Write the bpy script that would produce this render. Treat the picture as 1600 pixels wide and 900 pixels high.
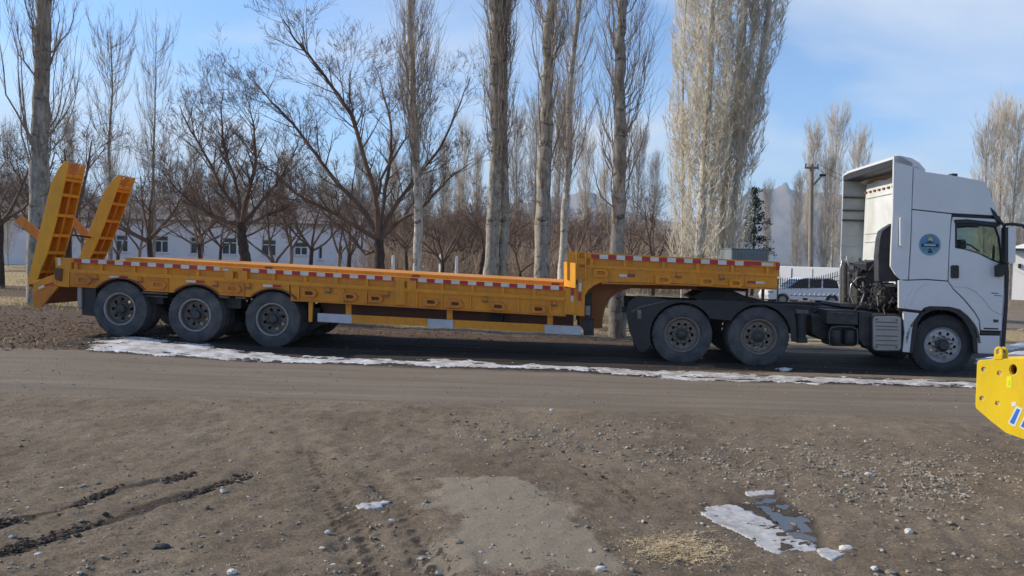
import bpy, bmesh, math, random
import numpy as np
from mathutils import Vector, Matrix
from mathutils.geometry import tessellate_polygon
R = math.radians
scene = bpy.context.scene
for o in list(bpy.data.objects): bpy.data.objects.remove(o)
random.seed(7); np.random.seed(7)

# ------------------------------------------------------------------ camera
FPX, CAMH = 1200.0, 1.68
PITCH, ROLL = math.atan(45/1200), math.atan(0.028)
Rr = Vector((1, 0, 0)); Ff = Vector((0, math.cos(PITCH), -math.sin(PITCH))); Uu = Vector((0, math.sin(PITCH), math.cos(PITCH)))
CR = Rr*math.cos(ROLL)+Uu*math.sin(ROLL); CU = -Rr*math.sin(ROLL)+Uu*math.cos(ROLL)
CAM = Vector((0, 0, CAMH))
cam_data = bpy.data.cameras.new('camera'); cam = bpy.data.objects.new('camera', cam_data)
scene.collection.objects.link(cam); scene.camera = cam
cam_data.sensor_width = 36; cam_data.lens = 27.0; cam_data.clip_start = 0.05; cam_data.clip_end = 20000
m = Matrix((CR, CU, -Ff)).transposed().to_4x4(); m.translation = CAM; cam.matrix_world = m

# ------------------------------------------------------------------ sun and sky
SUN_AZ, SUN_EL = R(14), R(28)     # sun stands at the left, a little beyond the truck
SD = Vector((-math.cos(SUN_EL)*math.cos(SUN_AZ), math.cos(SUN_EL)*math.sin(SUN_AZ), math.sin(SUN_EL)))
sl = bpy.data.lights.new('sun', 'SUN'); sl.energy = 4.6; sl.angle = R(0.5); sl.color = (1.0, 0.90, 0.75)
so = bpy.data.objects.new('sun', sl); scene.collection.objects.link(so)
so.rotation_euler = (-SD).to_track_quat('-Z', 'Y').to_euler(); so.location = (0, 0, 30)
world = bpy.data.worlds.new('World'); scene.world = world; world.use_nodes = True
nt = world.node_tree; nt.nodes.clear()
def N(nt, t, **kw):
    n = nt.nodes.new(t)
    for k, v in kw.items():
        if k == 'i':
            for a, b in v.items(): n.inputs[a].default_value = b
        else: setattr(n, k, v)
    return n
sky = N(nt, 'ShaderNodeTexSky', sky_type='NISHITA', sun_disc=False, sun_elevation=SUN_EL, sun_rotation=math.atan2(SD.x, SD.y), altitude=1200, air_density=1.0, dust_density=0.6, ozone_density=1.5)
tc = N(nt, 'ShaderNodeTexCoord')
sep = N(nt, 'ShaderNodeSeparateXYZ'); nt.links.new(tc.outputs['Generated'], sep.inputs[0])
# clouds live on a high flat layer: direction projected by its height
zc = N(nt, 'ShaderNodeMath', operation='ADD', i={1: 0.18}); nt.links.new(sep.outputs[2], zc.inputs[0])
zm = N(nt, 'ShaderNodeMath', operation='MAXIMUM', i={1: 0.05}); nt.links.new(zc.outputs[0], zm.inputs[0])
dv = N(nt, 'ShaderNodeVectorMath', operation='DIVIDE'); nt.links.new(tc.outputs['Generated'], dv.inputs[0]); nt.links.new(zm.outputs[0], dv.inputs[1])
mp = N(nt, 'ShaderNodeMapping'); mp.inputs['Scale'].default_value = (0.8, 1.15, 1.0); mp.inputs['Rotation'].default_value = (0, 0, R(-14)); mp.inputs['Location'].default_value = (0.9, 1.1, 0)
nt.links.new(dv.outputs[0], mp.inputs[0])
cn = N(nt, 'ShaderNodeTexNoise', i={'Scale': 1.15, 'Detail': 9.0, 'Roughness': 0.52, 'Distortion': 0.35}); nt.links.new(mp.outputs[0], cn.inputs['Vector'])
cr = N(nt, 'ShaderNodeMapRange', i={'From Min': 0.49, 'From Max': 0.74, 'To Min': 0.0, 'To Max': 0.85}); hz = N(nt, 'ShaderNodeMapRange', i={'From Min': 0.02, 'From Max': 0.26, 'To Min': 0.17, 'To Max': 0.0}); nt.links.new(sep.outputs[2], hz.inputs[0])
ad = N(nt, 'ShaderNodeMath', operation='ADD'); nt.links.new(cn.outputs[0], ad.inputs[0]); nt.links.new(hz.outputs[0], ad.inputs[1]); nt.links.new(ad.outputs[0], cr.inputs[0])
mx = N(nt, 'ShaderNodeMixRGB', blend_type='MIX'); mx.inputs[2].default_value = (5.0, 5.35, 5.9, 1)
tint = N(nt, 'ShaderNodeMixRGB', blend_type='MULTIPLY', i={0: 1.0}); tint.inputs[2].default_value = (0.88, 1.05, 1.22, 1)
nt.links.new(sky.outputs[0], tint.inputs[1])
nt.links.new(cr.outputs[0], mx.inputs[0]); nt.links.new(tint.outputs[0], mx.inputs[1])
bg = N(nt, 'ShaderNodeBackground', i={'Strength': 0.145}); nt.links.new(mx.outputs[0], bg.inputs[0])
wo = N(nt, 'ShaderNodeOutputWorld'); nt.links.new(bg.outputs[0], wo.inputs[0])
vs = scene.view_settings; vs.view_transform = 'Standard'; vs.look = 'None'; vs.gamma = 1.0; vs.exposure = 0.35; vs.use_curve_mapping = False
scene.cycles.max_bounces = 8; scene.cycles.transparent_max_bounces = 12

# ------------------------------------------------------------------ picking helpers (photo pixel -> place in the world)
def ray(px, py):
    return (CR*(px-800)+CU*(450-py)+Ff*FPX)/FPX
def atY(px, py, Y):
    d = ray(px, py); return CAM+d*(Y/d.y)
def gxy(px, py, z=0.0):
    d = ray(px, py); t = (z-CAMH)/d.z; p = CAM+d*t; return p.x, p.y
YAW = math.atan(-0.0726)
VU = Vector((math.cos(YAW), math.sin(YAW), 0)); VW = Vector((-math.sin(YAW), math.cos(YAW), 0)); VO = Vector((0, 13.45, 0))
def S(px, py, w=0.0):
    """pixel -> (u, z) on the vertical plane w metres behind the truck's near side"""
    d = ray(px, py); o = VO+VW*w
    t = (o-CAM).dot(VW)/d.dot(VW); p = CAM+d*t
    return ((p-VO).dot(VU), p.z)

# ------------------------------------------------------------------ numpy noise
def _h(ix, iy, s):
    n = (ix.astype(np.int64)*374761393+iy.astype(np.int64)*668265263+s*974711) & 0x7fffffff
    n = ((n ^ (n >> 13))*1274126177) & 0x7fffffff
    return ((n ^ (n >> 16)) & 0xffff)/65535.0
def vnoise(x, y, s=0):
    x = np.asarray(x, float); y = np.asarray(y, float)
    ix = np.floor(x); iy = np.floor(y); fx = x-ix; fy = y-iy
    fx = fx*fx*(3-2*fx); fy = fy*fy*(3-2*fy)
    a = _h(ix, iy, s); b = _h(ix+1, iy, s); c = _h(ix, iy+1, s); d = _h(ix+1, iy+1, s)
    return (a*(1-fx)+b*fx)*(1-fy)+(c*(1-fx)+d*fx)*fy
def fbm(x, y, s=0, o=4, g=0.5):
    t = 0; a = 1; tot = 0
    for k in range(o):
        t = t+a*vnoise(np.asarray(x)*2**k+17.3*k, np.asarray(y)*2**k-9.1*k, s+k); tot += a; a *= g
    return t/tot
def sst(a, b, x):
    t = np.clip((x-a)/(b-a), 0, 1); return t*t*(3-2*t)

# ------------------------------------------------------------------ materials
def new_mat(name):
    m = bpy.data.materials.new(name); m.use_nodes = True; t = m.node_tree
    return m, t, t.nodes['Principled BSDF']
def ramp(t, src, stops, interp='LINEAR'):
    r = t.nodes.new('ShaderNodeValToRGB'); r.color_ramp.interpolation = interp
    e = r.color_ramp.elements
    while len(e) < len(stops): e.new(0.5)
    for k, (p, c) in enumerate(stops):
        e[k].position = p; e[k].color = (*c, 1) if len(c) == 3 else c
    t.links.new(src, r.inputs[0]); return r.outputs[0]
def noise(t, scale, detail=6, rough=0.6, vec=None, dist=0.0):
    n = N(t, 'ShaderNodeTexNoise', i={'Scale': scale, 'Detail': detail, 'Roughness': rough, 'Distortion': dist})
    if vec is None:
        c = t.nodes.new('ShaderNodeTexCoord'); vec = c.outputs['Object']
    t.links.new(vec, n.inputs['Vector']); return n.outputs[0]
def mixc(t, fac, a, b, mode='MIX'):
    n = N(t, 'ShaderNodeMixRGB', blend_type=mode)
    for k, v in ((0, fac), (1, a), (2, b)):
        if isinstance(v, (int, float)): n.inputs[k].default_value = v
        elif isinstance(v, tuple): n.inputs[k].default_value = (*v, 1)
        else: t.links.new(v, n.inputs[k])
    return n.outputs[0]
def bump(t, b, h, strength=0.3, dist=0.01):
    n = N(t, 'ShaderNodeBump', i={'Strength': strength, 'Distance': dist}); t.links.new(h, n.inputs['Height']); t.links.new(n.outputs[0], b.inputs['Normal'])
def simple(name, col, rough=0.6, metal=0.0, var=0.25, scale=4.0, dirt=None, dirt_amt=0.4, bumps=0.0, bscale=60, coat=0.0, spec=0.5):
    m, t, b = new_mat(name)
    c1 = tuple(max(0, c*(1-var)) for c in col); c2 = tuple(min(1, c*(1+var)) for c in col)
    n = noise(t, scale, 8, 0.65)
    out = ramp(t, n, [(0.3, c1), (0.7, c2)])
    if dirt:
        n2 = noise(t, scale*0.45, 9, 0.7, dist=0.6)
        f = ramp(t, n2, [(0.42, (0, 0, 0)), (0.72, (dirt_amt,)*3)])
        out = mixc(t, f, out, dirt)
    t.links.new(out, b.inputs['Base Color'])
    b.inputs['Roughness'].default_value = rough; b.inputs['Metallic'].default_value = metal
    b.inputs['Coat Weight'].default_value = coat; b.inputs['Coat Roughness'].default_value = 0.08
    b.inputs['Specular IOR Level'].default_value = spec
    if bumps: bump(t, b, noise(t, bscale, 5), bumps, 0.01)
    return m
def paint_worn(name, col, grime, rust):
    m, t, b = new_mat(name)
    base = ramp(t, noise(t, 1.7, 8, 0.6), [(0.3, tuple(c*0.88 for c in col)), (0.7, tuple(min(1, c*1.1) for c in col))])
    c = t.nodes.new('ShaderNodeTexCoord'); mp = N(t, 'ShaderNodeMapping'); mp.inputs['Scale'].default_value = (5, 5, 1.2)
    t.links.new(c.outputs['Object'], mp.inputs[0])
    g = ramp(t, noise(t, 2.0, 10, 0.7, mp.outputs[0], 0.4), [(0.48, (0, 0, 0)), (0.74, (0.6,)*3)])
    out = mixc(t, g, base, grime)
    r = ramp(t, noise(t, 9, 10, 0.75, dist=0.3), [(0.63, (0, 0, 0)), (0.67, (0.7,)*3)])
    out = mixc(t, r, out, rust)
    t.links.new(out, b.inputs['Base Color'])
    rr = ramp(t, noise(t, 5, 6), [(0.3, (0.34,)*3), (0.7, (0.6,)*3)]); t.links.new(rr, b.inputs['Roughness'])
    bump(t, b, noise(t, 45, 4), 0.08, 0.004)
    return m
def bark(name, dark, light, zs=0.35, scale=9, knots=None):
    m, t, b = new_mat(name)
    c = t.nodes.new('ShaderNodeTexCoord'); mp = N(t, 'ShaderNodeMapping'); mp.inputs['Scale'].default_value = (1, 1, zs)
    t.links.new(c.outputs['Object'], mp.inputs[0])
    n = noise(t, scale, 10, 0.7, mp.outputs[0], 0.5)
    out = ramp(t, n, [(0.34, dark), (0.48, tuple((a+b2)/2 for a, b2 in zip(dark, light))), (0.62, light)])
    if knots:
        mp2 = N(t, 'ShaderNodeMapping'); mp2.inputs['Scale'].default_value = (1, 1, 2.2); t.links.new(c.outputs['Object'], mp2.inputs[0])
        k = ramp(t, noise(t, 2.6, 7, 0.65, mp2.outputs[0], 0.9), [(0.56, (0, 0, 0)), (0.63, (0.85,)*3)])
        out = mixc(t, k, out, knots)
    t.links.new(out, b.inputs['Base Color']); b.inputs['Roughness'].default_value = 0.9; b.inputs['Specular IOR Level'].default_value = 0.2
    bump(t, b, n, 0.8, 0.03)
    return m
def glass(name, tint=(0.90, 0.97, 0.93), alpha=0.16):
    m, t, b = new_mat(name)
    b.inputs['Base Color'].default_value = (0.02, 0.03, 0.03, 1); b.inputs['Roughness'].default_value = 0.03
    tr = N(t, 'ShaderNodeBsdfTransparent'); tr.inputs[0].default_value = (*tint, 1)
    ms = N(t, 'ShaderNodeMixShader', i={0: alpha}); t.links.new(tr.outputs[0], ms.inputs[1]); t.links.new(b.outputs[0], ms.inputs[2])
    t.links.new(ms.outputs[0], t.nodes['Material Output'].inputs[0]); return m
M = {}
M['orange'] = paint_worn('orange_paint', (0.72, 0.270, 0.008), (0.30, 0.15, 0.055), (0.12, 0.045, 0.02))
M['orange_rusty'] = paint_worn('orange_rusty', (0.60, 0.20, 0.012), (0.24, 0.085, 0.03), (0.10, 0.035, 0.02))
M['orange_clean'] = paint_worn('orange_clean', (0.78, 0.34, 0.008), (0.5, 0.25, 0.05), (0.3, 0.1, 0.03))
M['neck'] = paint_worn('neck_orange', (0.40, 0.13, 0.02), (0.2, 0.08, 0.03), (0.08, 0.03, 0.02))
M['brown_steel'] = paint_worn('brown_primer', (0.17, 0.05, 0.02), (0.09, 0.05, 0.03), (0.05, 0.025, 0.02))
M['tape_red'] = simple('tape_red', (0.45, 0.02, 0.02), 0.35, var=0.15, dirt=(0.2, 0.1, 0.07), dirt_amt=0.35)
M['tape_white'] = simple('tape_white', (0.68, 0.66, 0.62), 0.35, var=0.1, dirt=(0.35, 0.28, 0.2), dirt_amt=0.45)
M['white_paint'] = simple('cab_white', (0.67, 0.675, 0.685), 0.22, var=0.03, scale=2, dirt=(0.42, 0.39, 0.36), dirt_amt=0.22, coat=0.5)
M['panel_white'] = simple('guard_white', (0.50, 0.51, 0.54), 0.5, var=0.1, scale=6, dirt=(0.27, 0.24, 0.21), dirt_amt=0.6)
M['inner_grey'] = simple('fairing_inside', (0.36, 0.39, 0.40), 0.6, var=0.12, dirt=(0.2, 0.19, 0.15), dirt_amt=0.5)
M['back_white'] = simple('cab_back_white', (0.64, 0.67, 0.67), 0.4, var=0.08, scale=3, dirt=(0.35, 0.31, 0.24), dirt_amt=0.5)
M['black_plastic'] = simple('black_plastic', (0.016, 0.017, 0.02), 0.5, var=0.2, dirt=(0.06, 0.055, 0.05), dirt_amt=0.3)
M['snorkel'] = simple('snorkel', (0.028, 0.032, 0.045), 0.6, var=0.35, scale=7, dirt=(0.09, 0.085, 0.08), dirt_amt=0.5)
M['chassis'] = simple('chassis_black', (0.022, 0.022, 0.026), 0.55, var=0.4, scale=8, dirt=(0.085, 0.075, 0.065), dirt_amt=0.7, bumps=0.2)
M['greasy'] = simple('greasy_metal', (0.10, 0.095, 0.09), 0.5, metal=0.4, var=0.6, scale=14, dirt=(0.16, 0.13, 0.1), dirt_amt=0.6, bumps=0.3)
M['bright_metal'] = simple('bright_metal', (0.46, 0.45, 0.43), 0.35, metal=0.7, var=0.25, scale=9, dirt=(0.2, 0.16, 0.12), dirt_amt=0.5)
M['tyre'] = simple('tyre_rubber', (0.050, 0.055, 0.062), 0.85, var=0.4, scale=5, dirt=(0.15, 0.135, 0.12), dirt_amt=0.85, bumps=0.15, bscale=90)
M['tyre_dark'] = simple('tyre_dark', (0.026, 0.027, 0.03), 0.7, var=0.3, scale=6, dirt=(0.07, 0.065, 0.06), dirt_amt=0.6, bumps=0.15, bscale=90)
M['rim_trailer'] = simple('rim_dusty', (0.115, 0.10, 0.088), 0.6, metal=0.2, var=0.35, scale=12, dirt=(0.17, 0.14, 0.12), dirt_amt=0.6)
M['rim_lip'] = simple('rim_lip', (0.33, 0.31, 0.30), 0.5, metal=0.3, var=0.3, scale=14, dirt=(0.15, 0.12, 0.1), dirt_amt=0.6)
M['rim_drive'] = simple('rim_brown', (0.21, 0.18, 0.15), 0.6, metal=0.2, var=0.35, scale=14, dirt=(0.11, 0.08, 0.06), dirt_amt=0.7)
M['rim_front'] = simple('rim_silver', (0.38, 0.38, 0.40), 0.4, metal=0.4, var=0.15, scale=12, dirt=(0.22, 0.2, 0.18), dirt_amt=0.6)
M['hub'] = simple('hub_dark', (0.06, 0.058, 0.058), 0.55, metal=0.3, var=0.4, scale=20)
M['tank_cover'] = simple('tank_cover', (0.34, 0.32, 0.30), 0.5, metal=0.1, var=0.1, dirt=(0.22, 0.18, 0.14), dirt_amt=0.4)
M['glass'] = glass('cab_glass')
M['yellow'] = paint_worn('yellow_paint', (0.80, 0.54, 0.006), (0.55, 0.36, 0.04), (0.45, 0.27, 0.03))
M['hivis'] = simple('sticker_yellow', (0.80, 0.85, 0.02), 0.4, var=0.05)
M['blue'] = simple('sticker_blue', (0.04, 0.18, 0.62), 0.4, var=0.1)
M['white'] = simple('sticker_white', (0.75, 0.75, 0.75), 0.4, var=0.05)
M['bolt'] = simple('zinc_bolt', (0.66, 0.60, 0.50), 0.35, metal=0.5, var=0.2, scale=30)
M['rust'] = simple('rust', (0.14, 0.06, 0.03), 0.8, var=0.5, scale=25)
M['em_pale'] = simple('emblem_pale', (0.38, 0.46, 0.52), 0.4, var=0.1)
M['em_blue'] = simple('emblem_blue', (0.07, 0.22, 0.40), 0.4, var=0.2, scale=12)
M['em_teal'] = simple('emblem_teal', (0.09, 0.28, 0.30), 0.4, var=0.3, scale=20)
M['em_navy'] = simple('emblem_navy', (0.012, 0.03, 0.10), 0.4, var=0.2)
M['em_sun'] = simple('emblem_sun', (0.55, 0.50, 0.07), 0.4, var=0.2)
M['seat'] = simple('seat_cloth', (0.20, 0.16, 0.13), 0.9, var=0.2)
M['bark_poplar'] = bark('bark_poplar', (0.13, 0.115, 0.09), (0.42, 0.385, 0.32), 0.35, 9, (0.07, 0.055, 0.04))
M['bark_pale'] = bark('bark_pale', (0.25, 0.22, 0.17), (0.62, 0.58, 0.50), 0.4, 8, (0.10, 0.08, 0.06))
M['bark_fruit'] = bark('bark_fruit', (0.03, 0.021, 0.017), (0.10, 0.073, 0.058), 0.5, 12)
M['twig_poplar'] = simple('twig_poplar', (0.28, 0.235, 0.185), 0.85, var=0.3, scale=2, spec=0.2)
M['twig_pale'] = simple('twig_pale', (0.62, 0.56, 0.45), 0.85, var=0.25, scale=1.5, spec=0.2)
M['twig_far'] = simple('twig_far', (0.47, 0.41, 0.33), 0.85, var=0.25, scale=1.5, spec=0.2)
M['twig_fruit'] = simple('twig_fruit', (0.155, 0.106, 0.082), 0.85, var=0.35, scale=2, spec=0.2)
M['twig_deep'] = simple('twig_deep', (0.26, 0.195, 0.15), 0.9, var=0.25, scale=1, spec=0.2)
M['twig_thicket'] = simple('twig_thicket', (0.33, 0.245, 0.18), 0.9, var=0.4, scale=0.6, spec=0.2)
M['needles'] = simple('needles', (0.030, 0.042, 0.026), 0.8, var=0.5, scale=3, spec=0.2)
M['plaster'] = simple('white_plaster', (0.74, 0.75, 0.80), 0.85, var=0.05, scale=0.6, dirt=(0.42, 0.40, 0.38), dirt_amt=0.3)
M['plaster_r'] = simple('bright_plaster', (0.80, 0.78, 0.74), 0.85, var=0.04, scale=0.6, dirt=(0.55, 0.5, 0.45), dirt_amt=0.25)
M['roofing'] = simple('slate_roof', (0.19, 0.165, 0.15), 0.85, var=0.2, scale=1.5)
M['win_dark'] = simple('window_pane', (0.02, 0.025, 0.035), 0.08, var=0.3, scale=2)
M['win_frame'] = simple('window_frame', (0.60, 0.61, 0.64), 0.5, var=0.05)
M['concrete_pole'] = simple('pole_timber', (0.24, 0.20, 0.16), 0.85, var=0.25, scale=6)
M['grey_shed'] = simple('grey_sheet', (0.16, 0.185, 0.20), 0.6, var=0.12, scale=2)
M['car_white'] = simple('car_white', (0.74, 0.75, 0.78), 0.25, var=0.03, coat=0.4)
M['iron'] = simple('wrought_iron', (0.02, 0.02, 0.022), 0.6, var=0.3)
M['dry_grass'] = simple('dry_grass', (0.50, 0.38, 0.19), 0.9, var=0.35, scale=1.4, spec=0.2)
M['leaf'] = simple('dead_leaf', (0.19, 0.115, 0.07), 0.9, var=0.6, scale=9, spec=0.2)
M['pebble'] = simple('pebble', (0.26, 0.22, 0.175), 0.95, var=0.55, scale=7, spec=0.3)
M['stone_pale'] = simple('stone_pale', (0.40, 0.37, 0.32), 0.9, var=0.3, scale=9)
M['stone_white'] = simple('stone_white', (0.60, 0.57, 0.52), 0.85, var=0.15, scale=20, bumps=0.4)
M['mud_clod'] = simple('mud_clod', (0.070, 0.052, 0.038), 0.95, var=0.5, scale=9, spec=0.2)
M['stone_dark'] = simple('stone_dark', (0.03, 0.03, 0.032), 0.8, var=0.3, scale=20, bumps=0.4)
M['straw'] = simple('straw', (0.50, 0.385, 0.23), 0.9, var=0.3, scale=6, spec=0.2)
def snow_mat():
    m, t, b = new_mat('old_snow')
    n = noise(t, 3.2, 10, 0.72, dist=0.5)
    t.links.new(ramp(t, n, [(0.34, (0.26, 0.22, 0.18)), (0.48, (0.52, 0.49, 0.46)), (0.60, (0.76, 0.76, 0.78))]), b.inputs['Base Color'])
    b.inputs['Roughness'].default_value = 0.55; bump(t, b, noise(t, 22, 8), 0.6, 0.02); return m
M['snow'] = snow_mat()
def snow_dirty():
    m, t, b = new_mat('dirty_snow')
    n = noise(t, 4.5, 12, 0.75, dist=0.6)
    t.links.new(ramp(t, n, [(0.36, (0.22, 0.185, 0.15)), (0.50, (0.42, 0.38, 0.34)), (0.62, (0.70, 0.69, 0.68))]), b.inputs['Base Color'])
    b.inputs['Roughness'].default_value = 0.8; bump(t, b, noise(t, 30, 8), 0.5, 0.015); return m
M['snow_dirty'] = snow_dirty()
def ice_mat():
    m, t, b = new_mat('grey_ice')
    n = noise(t, 9, 10, 0.7, dist=0.4)
    t.links.new(ramp(t, n, [(0.30, (0.24, 0.21, 0.18)), (0.5, (0.46, 0.44, 0.42)), (0.7, (0.56, 0.55, 0.55))]), b.inputs['Base Color'])
    b.inputs['Roughness'].default_value = 0.4; bump(t, b, noise(t, 35, 6), 0.25, 0.01); return m
M['ice'] = ice_mat()
M['van_white'] = simple('van_white', (0.88, 0.88, 0.88), 0.3, var=0.02)
def water_mat():
    m, t, b = new_mat('puddle'); b.inputs['Base Color'].default_value = (0.035, 0.03, 0.026, 1); b.inputs['Roughness'].default_value = 0.07
    b.inputs['Specular IOR Level'].default_value = 0.6
    return m
M['water'] = water_mat()
def mountain_mat():
    m, t, b = new_mat('mountain_rock')
    n = noise(t, 0.004, 12, 0.65, dist=0.3)
    t.links.new(ramp(t, n, [(0.35, (0.11, 0.085, 0.07)), (0.6, (0.25, 0.19, 0.145))]), b.inputs['Base Color']); b.inputs['Roughness'].default_value = 0.95
    return m
M['mountain'] = mountain_mat()
def ground_mat():
    m, t, b = new_mat('ground_dirt')
    geo = t.nodes.new('ShaderNodeNewGeometry'); P = geo.outputs['Position']
    a1 = N(t, 'ShaderNodeAttribute', attribute_name='m1'); a2 = N(t, 'ShaderNodeAttribute', attribute_name='m2')
    s1 = t.nodes.new('ShaderNodeSeparateColor'); s2 = t.nodes.new('ShaderNodeSeparateColor')
    t.links.new(a1.outputs['Color'], s1.inputs[0]); t.links.new(a2.outputs['Color'], s2.inputs[0])
    big = noise(t, 0.9, 8, 0.6, P, 0.4); mid = noise(t, 6, 8, 0.7, P); fine = noise(t, 42, 6, 0.75, P); grit = noise(t, 160, 3, 0.8, P)
    dirt = ramp(t, big, [(0.30, (0.205, 0.156, 0.106)), (0.5, (0.268, 0.207, 0.145)), (0.70, (0.330, 0.260, 0.187))])
    dirt = mixc(t, 0.75, dirt, ramp(t, mid, [(0.3, (0.62,)*3), (0.55, (1, 1, 1)), (0.72, (1.28, 1.25, 1.2))]), 'MULTIPLY')
    dirt = mixc(t, 0.9, dirt, ramp(t, fine, [(0.32, (0.55,)*3), (0.52, (1, 1, 1)), (0.68, (1.45, 1.42, 1.36))]), 'MULTIPLY')
    dirt = mixc(t, 0.7, dirt, ramp(t, grit, [(0.34, (0.6,)*3), (0.5, (1, 1, 1)), (0.66, (1.5, 1.48, 1.42))]), 'MULTIPLY')
    mpx = N(t, 'ShaderNodeMapping'); mpx.inputs['Scale'].default_value = (0.12, 1.3, 1); t.links.new(P, mpx.inputs[0])
    streak = noise(t, 2.6, 7, 0.6, mpx.outputs[0])
    road = ramp(t, streak, [(0.32, (0.205, 0.165, 0.124)), (0.55, (0.258, 0.208, 0.155)), (0.7, (0.305, 0.248, 0.186))])
    road = mixc(t, 0.5, road, ramp(t, grit, [(0.3, (0.75,)*3), (0.7, (1.2,)*3)]), 'MULTIPLY')
    pale = ramp(t, fine, [(0.3, (0.30, 0.245, 0.178)), (0.7, (0.40, 0.335, 0.252))])
    mud = ramp(t, fine, [(0.35, (0.030, 0.023, 0.018)), (0.65, (0.13, 0.10, 0.075))])
    leafc = ramp(t, fine, [(0.3, (0.055, 0.036, 0.026)), (0.5, (0.13, 0.085, 0.058)), (0.68, (0.26, 0.19, 0.13))])
    grass = ramp(t, mid, [(0.3, (0.25, 0.175, 0.09)), (0.5, (0.42, 0.31, 0.16)), (0.7, (0.56, 0.44, 0.25))])
    wet_shaded = ramp(t, streak, [(0.35, (0.020, 0.017, 0.015)), (0.6, (0.060, 0.050, 0.042))])  # wet ground colour, darkened further to stand for the shade under the truck
    nn = mixc(t, 0.5, mid, fine)
    def fac(s, k=0.5):
        sub = N(t, 'ShaderNodeMath', operation='SUBTRACT', i={1: 0.5}); t.links.new(nn, sub.inputs[0])
        mm = N(t, 'ShaderNodeMath', operation='MULTIPLY_ADD', i={1: 2.2*k}); t.links.new(sub.outputs[0], mm.inputs[0]); t.links.new(s, mm.inputs[2])
        mr = N(t, 'ShaderNodeMapRange', i={'From Min': 0.38, 'From Max': 0.62}); t.links.new(mm.outputs[0], mr.inputs[0]); return mr.outputs[0]
    out = mixc(t, fac(s1.outputs[0], 0.6), dirt, road)
    out = mixc(t, fac(s1.outputs[1], 0.6), out, pale)
    out = mixc(t, fac(s2.outputs[1], 0.8), out, grass)
    out = mixc(t, fac(s2.outputs[0], 0.8), out, leafc)
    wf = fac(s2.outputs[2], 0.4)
    out = mixc(t, wf, out, wet_shaded)
    out = mixc(t, fac(s1.outputs[2], 1.3), out, mud)
    t.links.new(out, b.inputs['Base Color'])
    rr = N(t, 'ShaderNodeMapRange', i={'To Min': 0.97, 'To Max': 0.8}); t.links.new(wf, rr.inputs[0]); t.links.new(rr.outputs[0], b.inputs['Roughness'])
    b.inputs['Specular IOR Level'].default_value = 0.25
    hh = mixc(t, 0.45, fine, grit)
    bump(t, b, hh, 1.0, 0.035)
    return m
M['ground'] = ground_mat()

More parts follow.
